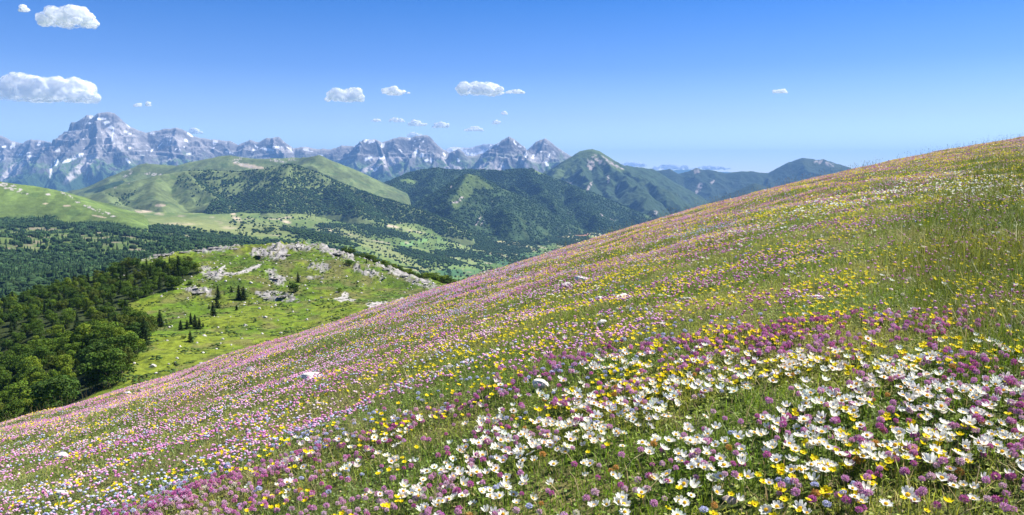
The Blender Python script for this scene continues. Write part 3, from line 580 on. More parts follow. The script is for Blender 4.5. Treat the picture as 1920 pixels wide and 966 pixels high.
# ------------------------------------------------------------------ rocks
def rock_mesh(name, seed, size, n=1, flat=.55, sub=3, rough=.35, base=(.24, .23, .215)):
    r = np.random.default_rng(seed); V0, F0 = ico(sub); parts = []
    for k in range(n):
        v = V0.copy()
        for q in range(7):       # chip with random planes
            nrm = r.normal(size=3); nrm /= np.linalg.norm(nrm); d = r.uniform(.45, .85); over = np.maximum(v @ nrm - d, 0); v = v - over[:, None] * nrm
        v = v * (1 + rough * .5 * fbm(v[:, 0] * 1.3 + seed + k * 3, v[:, 1] * 1.3 + v[:, 2], 4, seed))[:, None]
        off = np.array([r.uniform(-1, 1), r.uniform(-1, 1), 0]) * np.array(size) * .55 if n > 1 else np.zeros(3)
        sc = np.array(size) * (r.uniform(.14, .42, 3) if n > 1 else 1); sc[2] *= flat / .55 if n > 1 else 1
        parts.append((v * sc + off, F0, np.array(base) * r.uniform(.85, 1.12)))
    V, Fc, C = merge(parts)
    C = C * (1 + .18 * fbm(V[:, 0] / (size[0] * .2), V[:, 1] / (size[0] * .2) + V[:, 2] / (size[0] * .1), 3, seed))[:, None]
    return mesh_np(name, V, Fc, C, smooth=False)
OUT = [(300, 478, 34, 'low pale limestone outcrop at the left end of the knoll crest, next to the wood'), (345, 473, 22, 'small limestone outcrop left of the long crest outcrop'), (375, 470, 30, 'grey limestone outcrop in the left half of the knoll crest'), (405, 466, 34, 'long bright limestone outcrop on the knoll crest above the curved gravel strip'), (438, 467, 22, 'rounded end of the long bright limestone outcrop'),
    (486, 480, 20, 'small craggy outcrop left of the dark cleft in the crest'), (514, 468, 22, 'tall craggy outcrop right of the dark cleft, highest on the knoll'), (535, 478, 22, 'sloping limestone slab below the highest crag'), (556, 464, 24, 'limestone rib right of the highest crag'), (598, 467, 28, 'limestone crest outcrop left of the shrub hedge'),
    (635, 476, 32, 'bright jagged outcrop where the shrub hedge begins'), (393, 514, 20, 'broken outcrop left below the curved gravel strip'), (515, 522, 22, 'broken outcrop right below the curved gravel strip'), (372, 548, 26, 'half buried outcrop with shrubs above the young firs'), (530, 557, 24, 'low outcrop at the foot of the knoll behind the round bush'), (500, 560, 16, 'small low outcrop left of the round bush'),
    (725, 505, 22, 'rubble outcrop under the shrub hedge'), (757, 517, 24, 'rubble outcrop lower under the shrub hedge'), (790, 529, 22, 'rubble outcrop near the meadow edge')]
for i, (x, y, w_, lb) in enumerate(OUT):
    p = ground_at(x, y); wd = w_ / F * p[1] / 2
    o = add('rock_outcrop', rock_mesh('rock_outcrop', 500 + i, (wd * 1.05, wd * .8, wd * .34), n=20, sub=1, rough=.6), M_ROCK, label=lb, category='rock', group='limestone outcrops on the knoll')
    o.location = p - (0, 0, .2); o.rotation_euler = (0, 0, random.uniform(-.3, .3))
for i, (x, y, s, lb) in enumerate([(471, 531, .9, 'round pale boulder below the curved gravel strip'), (461, 543, .6, 'small pale stone right under the round boulder'), (489, 549, .6, 'small white stone beside the low outcrop'), (458, 573, .7, 'small white stone beside the small fir'), (497, 596, .9, 'white stone in the open grass right of the firs'), (459, 611, .9, 'flat pinkish stone in the open grass'), (383, 630, .7, 'white stone below the group of young firs'), (604, 559, .8, 'white stone left of the jagged gravel patch'), (587, 549, .5, 'tiny white stone above the jagged gravel patch'), (285, 688, 1.1, 'narrow white stone in the grass near the wood edge')]):
    p = ground_at(x, y); o = add('boulder', rock_mesh('boulder', 540 + i, (s, s * .8, s * .7), sub=2, base=(.42, .40, .38)), M_ROCK, label=lb, category='rock', group='boulders on the knoll'); o.location = p
# small stones
gx, gy = rng.uniform(240, 840, 5000), rng.uniform(470, 690, 5000)
t_, e_ = ray(gx, gy); sel = (ell(gx, gy, CREST, .7) + .06) > rng.random(5000); gx, gy = gx[sel], gy[sel]; Dk = np.interp(gy, [460, 500, 540, 580, 620, 690], [400, 370, 325, 285, 240, 195])
Xs, Ys = ray(gx, gy)[0] * Dk, Dk * rng.uniform(.93, 1.07, len(Dk)); Zs = kn_z(Xs, Ys); V0, F0 = ico(0)
V, Fc, C = scatter((V0, F0, np.ones(3)), np.stack([Xs, Ys, Zs], 1), rng.uniform(.12, .7, (len(Xs), 1)) ** 1.5 * rng.uniform(.6, 1.2, (len(Xs), 3)), tilt=rng.uniform(0, 1, len(Xs)), tint=np.array((.5, .47, .45)) * rng.uniform(.7, 1.2, (len(Xs), 1)))
add('scattered_stones', mesh_np('scattered_stones', V, Fc, C, smooth=False), M_ROCK, kind='stuff', label='small pale stones scattered over the knoll')
# heath tussocks on the knoll
N = 40000; Yk = 1 / rng.uniform(1 / 480, 1 / 140, N); Xk = rng.uniform(-.68, .1, N) * Yk; Zk = kn_z(Xk, Yk); qx, qy = proj(Xk, Yk, Zk)
dd = fbm(Xk / 9, Yk / 9, 3, 471) + .5 * ell(qx, qy, [(580, 510, 190, 50), (430, 545, 100, 30)], .6); s_ = (dd > .12) & ~inpoly(qx, qy, woodpoly)
Xk, Yk, Zk = Xk[s_], Yk[s_], Zk[s_]; n_ = len(Xk); print('tussocks', n_)
V, Fc, C = scatter(BLOBS[1], np.stack([Xk, Yk, Zk - .1], 1), np.stack([rng.uniform(.4, 1.5, n_), rng.uniform(.4, 1.5, n_), rng.uniform(.15, .5, n_)], 1), tint=np.array((.055, .095, .02)) * rng.uniform(.6, 1.5, (n_, 1)) * rng.uniform(.85, 1.15, (n_, 3)))
add('heath_tussocks', mesh_np('heath_tussocks', V, Fc, C), M_KNOLL, kind='stuff', label='low dark green heath tussocks on the knoll')
# ------------------------------------------------------------------ near trees
def leaf_quads(cen, size, r, nrm_bias=None):
    n = len(cen); a = r.normal(size=(n, 3)); a /= np.linalg.norm(a, axis=1)[:, None]
    if nrm_bias is not None: a = a * .7 + nrm_bias; a /= np.linalg.norm(a, axis=1)[:, None]
    b = np.cross(a, r.normal(size=(n, 3))); b /= np.linalg.norm(b, axis=1)[:, None]; c = np.cross(a, b)
    s = size[:, None] * .5; V = np.stack([cen - b * s - c * s * .6, cen + b * s - c * s * .6, cen + b * s * .8 + c * s * .6, cen - b * s * .8 + c * s * .6], 1).reshape(-1, 3)
    return V, np.arange(4 * n).reshape(-1, 4)
def broadleaf(seed, base, n=3400, flat=1.0):
    """height about 1"""
    r = np.random.default_rng(seed); lobes = []
    for k in range(15):
        th = r.uniform(0, 6.28); rr = math.sqrt(r.uniform(0, 1)) * .34; z = r.uniform(.16, .84)
        lobes.append((rr * math.cos(th) * (1.15 - .6 * abs(z - .45)), rr * math.sin(th) * (1.15 - .6 * abs(z - .45)), z, r.uniform(.11, .19)))
    lobes.append((0, 0, .5, .3)); lobes = np.array(lobes); w = lobes[:, 3] ** 2; k = r.choice(len(lobes), n, p=w / w.sum())
    d = r.normal(size=(n, 3)); d /= np.linalg.norm(d, axis=1)[:, None]; d[:, 2] = np.where(r.random(n) < .6, np.abs(d[:, 2]), d[:, 2])
    rad = lobes[k, 3] * (1 - .28 * r.random(n) ** 2); cen = lobes[k, :3] + d * rad[:, None] * (1, 1, .85)
    cen[:, 2] = np.maximum(cen[:, 2], .06)
    V, Fc = leaf_quads(cen, r.uniform(.022, .055, n), r, d * .9)
    lv = r.uniform(.75, 1.3, len(lobes)); cc = base[None] * (r.uniform(.7, 1.35, n) * lv[k])[:, None] * np.stack([r.uniform(.85, 1.2, n), np.ones(n), r.uniform(.7, 1.1, n)], 1)
    return mesh_np('crown', V, Fc, np.repeat(cc, 4, 0), smooth=False)
def conifer(seed, base, n=2600, wide=.24):
    r = np.random.default_rng(seed); tiers = 16; z = .06 + .94 * (r.integers(0, tiers, n) / tiers) + r.normal(size=n) * .008
    prof = wide * (1 - z) ** .85 + .012; nb = 7
    k = r.integers(0, nb, n); th = k * 6.283 / nb + (np.round(z * tiers) * 1.9) + r.normal(size=n) * .16
    f = r.random(n) ** .6; lenv = .7 + .3 * np.sin(k * 2.3 + np.round(z * tiers) * 1.3 + seed); rr = prof * f * lenv
    cen = np.stack([np.cos(th) * rr, np.sin(th) * rr, z - rr * .35 + .02], 1)
    V, Fc = leaf_quads(cen, r.uniform(.025, .05, n) * (1.2 - .6 * z), r, np.tile((0, 0, .8), (n, 1)))
    cc = base[None] * r.uniform(.6, 1.4, (n, 1))
    return mesh_np('crown', V, Fc, np.repeat(cc, 4, 0), smooth=False)
def trunk_mesh(seed, h, rad, limbs=0):
    r = np.random.default_rng(seed); parts = []
    def tube(p0, p1, r0, r1, n=6):
        p0, p1 = np.array(p0), np.array(p1); d = p1 - p0; d /= np.linalg.norm(d); a = np.cross(d, (.3, 1, .1)); a /= np.linalg.norm(a); b = np.cross(d, a)
        th = np.arange(n) * 2 * math.pi / n; ring = np.cos(th)[:, None] * a + np.sin(th)[:, None] * b
        V = np.concatenate([p0 + ring * r0, p1 + ring * r1]); Fq = np.array([[i, (i + 1) % n, n + (i + 1) % n, n + i] for i in range(n)])
        parts.append((V, Fq, np.array((.16, .13, .10))))
    mid = (r.uniform(-.02, .02), r.uniform(-.02, .02), h * .5)
    tube((0, 0, -.05), mid, rad, rad * .75); tube(mid, (0, 0, h), rad * .75, rad * .2)
    for k in range(limbs):
        th = k * 2.4; z = h * r.uniform(.3, .8); tube((0, 0, z), (math.cos(th) * .22, math.sin(th) * .22, z + .18), rad * .4, rad * .1, 5)
    V, Fc, C = merge(parts); return mesh_np('trunk', V, Fc, C)
BL = [broadleaf(600 + i, np.array(c)) for i, c in enumerate([(.060, .112, .015), (.074, .130, .016), (.098, .165, .018), (.050, .098, .017), (.13, .19, .018), (.08, .112, .017)])]
CF = [conifer(620 + i, np.array(c), wide=w_) for i, (c, w_) in enumerate([((.028, .058, .018), .22), ((.035, .066, .018), .26), ((.024, .05, .018), .18), ((.05, .085, .02), .24)])]
BT = [trunk_mesh(640 + i, .6, .022, 6) for i in range(2)]; CT = [trunk_mesh(650, .95, .016)]
for m in BL + CF: m.materials.append(M_TREE)
for m in BT + CT: m.materials.append(M_BARK)
def plant_tree(kind, name, loc, h, wscale, label, group, var=None, cat='tree'):
    e = bpy.data.objects.new(name, None); COL.objects.link(e); e.empty_display_size = .5
    e['label'] = label; e['category'] = cat; e['group'] = group
    e.location = loc; e.rotation_euler = (0, 0, random.uniform(0, 6.28)); e.scale = (h * wscale, h * wscale, h)
    cm = (BL if kind == 'b' else CF); cm = cm[var] if var is not None else random.choice(cm)
    for nm, m in (('crown', cm), ('trunk', random.choice(BT if kind == 'b' else CT))):
        c = bpy.data.objects.new(nm, m); COL.objects.link(c); c.parent = e
    return e
# wood: dart throwing on the ground polygon
pts = []
r_ = random.Random(5); tries = 0
while tries < 26000:
    tries += 1
    Yt = math.sqrt(r_.uniform(155 ** 2, 400 ** 2)); tt_ = r_.uniform(-.86, -.38); x = tt_ * Yt
    pts.append((x, Yt))
A_ = np.array(pts); Zt = kn_z(A_[:, 0], A_[:, 1]); tx_, ty_ = proj(A_[:, 0], A_[:, 1], Zt); ok = inpoly(tx_, ty_, woodpoly) | (inpoly(tx_, ty_, [(-500, 600), (0, 572), (200, 520), (240, 500), (240, 548), (0, 612), (-500, 700)]))
A_ = np.c_[A_, Zt][ok]; got = []; cells = {}
for p in A_:
    dmin = 4.9 if p[1] > 215 else 6.2
    kx, ky = int(p[0] // 7), int(p[1] // 7); bad = False
    for i in (-1, 0, 1):
        for j in (-1, 0, 1):
            for q in cells.get((kx + i, ky + j), ()):
                if (q[0] - p[0]) ** 2 + (q[1] - p[1]) ** 2 < dmin * dmin: bad = True
    if not bad: cells.setdefault((kx, ky), []).append(p); got.append(p)
got = np.array(got); print('wood trees', len(got))
gx, gy = proj(*got.T); order = np.argsort(got[:, 1]); nb_ = nc_ = 0; rest = []
def place_word(x, y):
    return ('low' if y > 700 else 'midway' if y > 620 else 'high') + ' in the wood ' + ('by the photo edge' if x < 70 else 'left of centre' if x < 130 else 'right of centre' if x < 190 else 'near the grass')
WT = []
for i in order:
    p = got[i]; inview = -40 < gx[i] < 420
    con = r_.random() < (.26 if gy[i] < 650 else .08)
    h = (r_.uniform(6.5, 9) if con else r_.uniform(6, 8.5)) * (1.0 if p[1] < 240 else .72)
    if inview and len(WT) < 290: WT.append((gx[i], gy[i], p, con, h))
    else: rest.append((p, con, h))
BV = ['dark green', 'green', 'fresh green', 'bluish dark', 'bright yellow green', 'olive']
buckets = {}
for (x, y, p, con, h) in WT:
    v = r_.choice([0, 1, 3]) if con else r_.choice([0, 0, 1, 1, 2, 3, 4, 5])
    look = (['dark', 'mid green', 'slim', 'olive'][v] + ' fir') if con else BV[v] + ' broadleaf tree'
    buckets.setdefault((look, place_word(x, y)), []).append((x, y, p, con, h, v))
ORD = ['first', 'second', 'third', 'fourth', 'fifth', 'sixth', 'seventh', 'eighth', 'ninth', 'tenth', 'eleventh', 'twelfth', 'thirteenth', 'fourteenth', 'fifteenth', 'sixteenth', 'seventeenth', 'eighteenth', 'nineteenth', 'twentieth'] + ['%dth' % k for k in range(21, 300)]
for (look, pw), L_ in buckets.items():
    L_.sort(key=lambda q: q[0])
    for k, (x, y, p, con, h, v) in enumerate(L_):
        lb = (look + ' ' + pw) if len(L_) == 1 else f'{look}, {ORD[k]} from left {pw}'
        plant_tree('c' if con else 'b', 'fir_tree' if con else 'broadleaf_tree', (p[0], p[1], p[2] - .2), h, r_.uniform(1.0, 1.25) if con else r_.uniform(.88, 1.2), lb, 'trees of the wood on the left slope', v)
if rest:
    print('rest of wood', len(rest)); wp = []
    def mesh_arrays(m):
        V = np.empty(len(m.vertices) * 3, np.float32); m.vertices.foreach_get('co', V); Fc = np.empty(len(m.loops), np.int32); m.loops.foreach_get('vertex_index', Fc)
        c = np.empty(len(m.vertices) * 4, np.float32); m.color_attributes['Col'].data.foreach_get('color', c); return V.reshape(-1, 3), Fc.reshape(-1, 4), c.reshape(-1, 4)[:, :3]
    for kc, LM in ((False, BL), (True, CF)):
        for v, m in enumerate(LM):
            q = [r for i, r in enumerate(rest) if r[1] == kc and i % len(LM) == v]
            if q: hh = np.array([r[2] for r in q]); ww = hh * rng.uniform(.9, 1.2, len(q)); wp.append(scatter(mesh_arrays(m), np.array([r[0] for r in q]) - (0, 0, .2), np.stack([ww, ww, hh], 1)))
    V, Fc, C = merge(wp); add('woodland', mesh_np('woodland', V, Fc, C, smooth=False), M_TREE, kind='stuff', label='farther treetops of the left wood')
# big round beeches along the open grass
for (x, y, h, ws, v, lb) in [(110, 778, 9.5, 1.35, 3, 'broad dark beech closest to the flower meadow, at the lower tip of the wood'), (205, 722, 9.5, 1.3, 0, 'largest round beech at the wood edge above the lower tip'), (185, 700, 9, 1.2, 3, 'round beech tucked behind the largest edge beech'), (238, 680, 8.5, 1.25, 0, 'rounded beech where the wood edge bends'), (262, 640, 6, 1.3, 5, 'small round beech standing out into the grass'), (245, 612, 7, 1.2, 1, 'beech between the upper and lower lobes of the wood'),
    (20, 812, 7, 1.3, 1, 'lowest bushy tree at the left edge above the meadow'), (160, 660, 9, 1.25, 4, 'bright green crown in the middle of the wood near the edge beeches')]:
    p = ground_at(x, y); plant_tree('b', 'beech_tree', tuple(p - (0, 0, .3)), h, ws, lb, 'trees of the wood on the left slope', v)
for (x, y, hp, ws, k, v, lb) in [(300, 612, 30, 1.5, 'c', 1, 'broad bushy fir alone between the wood and the group of young firs'), (339, 620, 21, 1.2, 'c', 0, 'leftmost young fir of the group on the grass'), (351, 616, 17, 1.2, 'c', 1, 'second young fir from left in the group, shorter'), (358, 609, 24, 1.1, 'c', 2, 'slim fir at the back of the group on the grass'), (366, 614, 26, 1.1, 'c', 0, 'tallest fir in the middle of the group on the grass'), (374, 617, 22, 1.2, 'c', 1, 'fir at the right of the group on the grass'), (381, 613, 9, 1.2, 'c', 3, 'tiny brownish fir at the right end of the group'),
    (357, 641, 22, 1.1, 'c', 0, 'lone young fir just below the group'), (344, 635, 6, 2.0, 'b', 5, 'low shrub left of the lone young fir'), (400, 593, 28, 1.1, 'c', 0, 'lowest of the three firs in a slanting row'), (407, 578, 23, 1.2, 'c', 1, 'middle one of the three firs in a slanting row'), (409, 561, 25, 1.2, 'c', 0, 'top one of the three firs in a slanting row'), (392, 579, 9, 1.2, 'c', 2, 'tiny fir left of the slanting row of three'),
    (448, 561, 28, 1.1, 'c', 2, 'left fir of the dark pair below the boulder'), (457, 563, 27, 1.3, 'c', 1, 'right fir of the dark pair below the boulder'), (434, 548, 10, 1.3, 'c', 1, 'small fir left above the dark pair'), (444, 582, 11, 1.4, 'c', 0, 'small lone fir below the dark pair'), (324, 543, 30, 1.2, 'b', 0, 'round tree at the end of the upper wood'), (298, 543, 14, 1.3, 'c', 1, 'short fir under the upper wood edge'), (335, 512, 34, 1.1, 'c', 0, 'tall dark fir at the tip of the upper wood'), (352, 508, 20, 1.3, 'b', 1, 'shrubby tree at the right tip of the upper wood'), (310, 512, 24, 1.1, 'c', 3, 'fir standing behind the upper wood'),
    (559, 530, 22, .9, 'c', 2, 'slim dark fir above the round bush'), (551, 550, 22, 1.1, 'b', 3, 'round dark bush beside the low outcrop'), (636, 549, 10, 1.1, 'b', 4, 'small bright yellow green bush by the jagged gravel patch'), (655, 500, 14, 1.4, 'b', 3, 'wide dark bush under the crest outcrop'), (687, 494, 9, 1.1, 'c', 2, 'tiny fir right of the wide dark bush'), (357, 535, 9, 1.4, 'b', 2, 'fresh green shrub on the half buried outcrop, left one'), (372, 540, 8, 1.4, 'b', 5, 'olive shrub on the half buried outcrop, right one')]:
    p = ground_at(x, y); h = hp / F * p[1]
    plant_tree(k, 'young_fir' if k == 'c' else 'bush', tuple(p - (0, 0, h * .03)), h, ws * (1.4 if k == 'c' else 1.1), lb, 'young firs and bushes on the knoll', v, 'tree' if k == 'c' else 'bush')
for i in range(34):
    f = i / 33; x = 648 + 205 * f + r_.uniform(-2, 2); y0 = np.interp(x, [640, 700, 760, 820, 860], [477, 494, 511, 531, 551])
    t_, _e = ray(x, y0); D_ = np.interp(x, [640, 700, 760, 820, 860], [405, 396, 378, 358, 338]) + r_.uniform(-2, 8); zz = interp_z(t_ * D_, D_)
    h = r_.uniform(2.6, 4.2) * (1 if i < 26 else 1.25)
    plant_tree('b', 'hedge_shrub', (float(t_ * D_), D_, zz - .3), h, r_.uniform(1.4, 1.9), f'green shrub of the hedge behind the right crest, {ORD[i]} from left' , 'shrubs of the hedge on the right crest', r_.choice([1, 2, 4]), 'shrub')
# conifers taken out of the shelf forest
for i, p in enumerate(sorted(SHELF_PICK.tolist(), key=lambda q: q[0] / q[1])):
    h = r_.uniform(11, 16); plant_tree('c', 'fir_tree', (p[0], p[1], p[2] - .4), h, r_.uniform(.8, 1.1), f'tall dark fir of the shelf forest under the left hill, {ORD[i]} from left', 'tall firs on the forest shelf', r_.choice([0, 2]))
# ------------------------------------------------------------------ flower meadow
KC = (-0.0002304, -0.0017482, 0.00137945); SCC = (-0.12107635, -0.07818035, 0.28025604, -0.04350365); HEYE = .9
def mead_z(X, Y, fine=True):
    X = np.asarray(X, float); Y = np.asarray(Y, float)
    Yp = np.maximum(Y, 1e-3); tc = np.clip(X / Yp, -.72, .72)
    k = np.maximum(np.polyval(KC, tc), .00016); s = np.polyval(SCC, tc); Tm = np.sqrt(HEYE / k)
    Yc = np.minimum(Yp, 2.2 * Tm)
    z = -HEYE + s * Yp - k * Yc ** 2 - 2 * k * Yc * (Yp - Yc) + .28 * (X - tc * Yp)
    z = np.where(Y <= 0, -HEYE + .28 * X - .0435 * Y, z)
    z = z - np.maximum(Y - 80, 0) ** 2 * .004
    z = z + fbm(X / 5 + 3.3, Y / 5 + 1.7, 2, 700) * .07 * sst(1, 4, Y) + fbm(X / 1.1, Y / 1.1, 3, 710) * .035 + fbm(X / 2.6, Y / 2.6, 2, 715) * .09 * sst(7, 14, Y)
    return z
tq = np.linspace(-1.25, 1.3, 700); Yq = np.concatenate([np.linspace(-4, 1, 12)[:-1], np.geomspace(1, 150, 520)])
T_, Y = np.meshgrid(tq, Yq, indexing='ij'); X = T_ * (Y + 6); Z = mead_z(X, Y)
a = fbm(X / .9, Y / .9, 4, 720); b = fbm(X / .12, Y / .12, 3, 730)
C = mix(np.array((.07, .10, .016)), np.array((.16, .15, .05)), sst(-.1, .6, a)); C = mix(C, np.array((.03, .045, .012)), sst(.0, .5, b) * .6)
build_layer('meadow_ground', X, Y, Z, C, M_MEAD)
def tmax(t): return np.sqrt(HEYE / np.maximum(np.polyval(KC, np.clip(t, -.72, .72)), .00016))
STONES = [(585, 713, 40, .35, 'long flat white stone in the left half of the meadow'), (1063, 541, 20, .7, 'upright pale stone high in the middle of the meadow'), (1090, 528, 26, .4, 'flat stone just above the upright pale stone'), (1170, 564, 34, .4, 'long whitish stone right of the upright pale stone'), (1124, 565, 16, .4, 'small flat stone left of the long whitish stone'), (1285, 567, 22, .4, 'small bluish white stone far right of the upright stone'), (1127, 613, 22, .6, 'pale pointed stone among purple and yellow flowers'),
    (1014, 729, 30, .6, 'whitish stone in the centre of the meadow'), (470, 696, 16, .6, 'small pale stone on the left brow, lower one'), (240, 723, 14, .6, 'white stone standing on the brow at the far left'), (265, 712, 12, .6, 'small white stone near the brow at the far left'), (1535, 566, 24, .35, 'white flat stone in the right half of the meadow'), (1875, 661, 26, .4, 'brownish stone near the right edge'), (120, 862, 30, .5, 'flat pale stone in the lower left of the meadow'), (115, 934, 26, .8, 'chalky white stone near the lower left corner'), (1370, 955, 34, .4, 'pinkish brown stone at the bottom edge'), (192, 800, 14, .9, 'upright white stone in the left part of the meadow'), (1655, 380, 10, .6, 'tiny stone high on the right slope')]
# ---- stones in the meadow
def mead_at(px_, py_):
    t, e = ray(px_, py_); Ys = np.geomspace(1.2, 90, 2500); z = mead_z(t * Ys, Ys); hit = np.nonzero(z >= e * Ys)[0]; k = hit[0] if len(hit) else 1500
    return np.array([t * Ys[k], Ys[k], z[k]])
ST = np.array([list(mead_at(x, y)) + [w_ / F * mead_at(x, y)[1] / 2 * 1.2] for (x, y, w_, asp, lb) in STONES])
def off_stones(X, Y, grow=.85):
    k = np.ones(len(X), bool)
    for q in ST: k &= ((X - q[0]) / q[3]) ** 2 + ((Y - q[1]) / (q[3] * .7 + .03)) ** 2 > grow
    return k
for i, (x, y, w_, asp, lb) in enumerate(STONES):
    p = ST[i, :3]; s = ST[i, 3]; base = (.50, .485, .46) if i not in (12, 15) else (.38, .30, .25)
    o = add('stone', rock_mesh('stone', 960 + i, (s, s * .7, s * max(.28, asp) * .8 + .006), sub=2, base=base), M_STONE, label=lb, category='stone', group='pale stones in the flower meadow'); o.location = p + (0, 0, .018 + .12 * s); o.rotation_euler = (0, 0, random.uniform(-.4, .4))
def sample_meadow(n, gamma=0., Ymin=1.3, pad=1.3, tl=.80):
    """points in the visible wedge; gamma thins with distance: density ~ Y**-gamma"""
    Ym = 95.0; u = rng.random(n); q = 2 - gamma
    Y = (u * (Ym ** q - Ymin ** q) + Ymin ** q) ** (1 / q); t = rng.uniform(-tl, tl, n)
    ok = Y < pad * tmax(t); X_, Y_ = t[ok] * Y[ok], Y[ok]; ok = off_stones(X_, Y_); return X_[ok], Y_[ok]
def wedge_n(dens_ref, Yref, gamma, Ymin=1.3, tl=.80):
    """number so that density equals dens_ref (per m2) at Yref"""
    q = 2 - gamma; return int(dens_ref * Yref ** gamma * 2 * tl * (95.0 ** q - Ymin ** q) / q)
def cn(X, Y, sc, seed, st=2.2):        # clump noise stretched along the contour of the slope
    u = X * .96 + Y * .27; v = -X * .27 + Y * .96
    return fbm(u / sc / st, v / sc, 3, seed)
def white_zone(px, py):
    return np.maximum.reduce([ell(px, py, [(1450, 830, 560, 120, -4), (1250, 900, 560, 110, 0), (1560, 740, 300, 50, 5), (1180, 700, 60, 20), (1700, 820, 300, 120)], .5),
        .9 * ell(px, py, [(1500, 412, 150, 12, -14), (1640, 372, 150, 12, -13), (1800, 352, 130, 12, -4), (1440, 440, 60, 6, -14), (1860, 365, 90, 20)], .8) * .38])
def dens_kind(kind, X, Y, px, py):
    gr = ell(px, py, [(1850, 470, 190, 130, 0), (1760, 560, 160, 60, 0), (1700, 400, 90, 22, -10), (1880, 330, 90, 40), (1880, 640, 110, 90)], .6)    # grassy dark corner
    far = sst(6, 20, Y)
    A = cn(X, Y, .55, 801); B = cn(X, Y, 1.9, 805)
    if kind == 'purple':
        d = sst(-.6, .45, A * 1.0 + B * .5 + .06) ; d = d * (1 - .7 * gr) * (1 - .62 * white_zone(px, py) * (py > 600)) * (1 - .3 * sst(700, 850, py) * sst(300, 700, px)); return d
    if kind == 'pale':
        A = cn(X, Y, .5, 811); B = cn(X, Y, 1.6, 815)
        d = sst(-.1, .6, A + B * .5); left = 1 - .6 * sst(900, 1500, px); return d * left * (1 - .9 * gr) * (1 - .7 * white_zone(px, py) * (py > 600))
    if kind == 'yellow':
        A = cn(X, Y, .4, 821); B = cn(X, Y, 1.5, 825); r = .5 + .7 * sst(600, 1500, px)
        return sst(-.08, .42, A * 1.0 + B * .5 + .08 * r) * r * (1 - .45 * gr) * (1 - .3 * white_zone(px, py))
    if kind == 'blue':
        A = cn(X, Y, .35, 831); B = cn(X, Y, 1.8, 835)
        z_ = ell(px, py, [(450, 850, 500, 140, -15), (850, 560, 220, 60, -25), (1120, 560, 160, 50), (560, 740, 200, 70, -25), (1400, 420, 160, 20, -15), (1190, 660, 70, 25), (250, 900, 300, 80)], .7)
        return sst(.05, .5, A + B * .6 + .12 * z_) * (.22 + .78 * z_) * (1 - .8 * gr)
    if kind == 'white':
        z_ = white_zone(px, py); A = cn(X, Y, .22, 841, 1.2); return z_ * sst(-.6, .2, A) + .012 * (px > 900)
    if kind == 'cream':
        A = cn(X, Y, .5, 851); z_ = ell(px, py, [(1250, 520, 400, 60, -20), (1600, 420, 300, 60, -15), (250, 900, 320, 120)], .7)
        return sst(.15, .5, A) * (.25 + .75 * z_)
    if kind == 'orange':
        z_ = white_zone(px, py); return z_ * (py > 600) * sst(-.2, .5, cn(X, Y, .2, 861, 1))
    if kind == 'deep':
        return ell(px, py, [(742, 718, 16, 12), (430, 885, 16, 8), (935, 700, 8, 6)], .4)
# ---- flower templates (metres)
def head_tmpl(seed, rad, base, tip, sub, spiky=.35, squash=.85):
    r = np.random.default_rng(seed)
    if sub == 'florets':        # a globe of separate little florets
        n = 64; i = np.arange(n) + .5; ph = np.arccos(1 - 1.75 * i / n); th = math.pi * (1 + 5 ** .5) * i
        d = np.stack([np.cos(th) * np.sin(ph), np.sin(th) * np.sin(ph), np.cos(ph)], 1); L_ = rad * r.uniform(.8, 1.15, n)
        a = np.cross(d, r.normal(size=(n, 3))); a /= np.linalg.norm(a, axis=1)[:, None]; b = np.cross(d, a); w_ = rad * .17
        p0 = d * (rad * .35); p1 = d * L_[:, None]
        V = np.concatenate([p0, p1 + a * w_, p1 + b * w_ * .8 + d * w_ * .4, p1 - a * w_]); 
        Fc = np.concatenate([np.stack([np.arange(n), np.arange(n) + n, np.arange(n) + 2 * n], 1), np.stack([np.arange(n), np.arange(n) + 2 * n, np.arange(n) + 3 * n], 1), np.stack([np.arange(n) + n, np.arange(n) + 2 * n, np.arange(n) + 3 * n], 1)])
        cc = np.array(base) + (np.array(tip) - np.array(base)) * r.uniform(.25, 1.1, (n, 1)); C = np.concatenate([np.tile(np.array(base) * .75, (n, 1)), cc, cc * 1.05, cc])
        V[:, 2] = V[:, 2] * squash; return V, Fc, C
    V, Fc = ico(sub); k = r.uniform(1 - spiky, 1 + spiky * .6, (len(V), 1)); w_ = r.uniform(0, 1, (len(V), 1)) * .7 + .3 * (V[:, 2:3] > .2)
    return V * k * rad * (1, 1, squash), Fc, np.array(base) * (1 - w_) + np.array(tip) * w_
def petals_tmpl(seed, n, rad, cup, width, col, seg=3, notch=.0, r0=.08):
    r = np.random.default_rng(seed); Vs = []; Fs = []; o = 0; Cs = []
    for k in range(n):
        th = 6.283 * k / n + r.uniform(-.08, .08); c, s = math.cos(th), math.sin(th); cu = cup * r.uniform(.7, 1.3); L_ = rad * r.uniform(.88, 1.08)
        for i in range(seg + 1):
            f = i / seg; q = r0 + (1 - r0) * f; wd = width * rad * math.sin(math.pi * min(.92, .18 + .62 * f)) ; zz = cu * rad * q ** 1.6 + (r.uniform(-.03, .03) * rad if i == seg else 0)
            for sg in (-1, 0, 1):
                qq = q - (notch if (sg == 0 and i == seg) else 0) - (.06 if sg and i == seg else 0)
                Vs.append((c * L_ * qq - s * sg * wd, s * L_ * qq + c * sg * wd, zz + abs(sg) * .10 * rad * f)); Cs.append(np.array(col) * r.uniform(.93, 1.04))
        for i in range(seg):
            for j in range(2):
                a_ = o + i * 3 + j; Fs += [(a_, a_ + 3, a_ + 4), (a_, a_ + 4, a_ + 1)]
        o += (seg + 1) * 3
    return np.array(Vs), np.array(Fs), np.array(Cs)
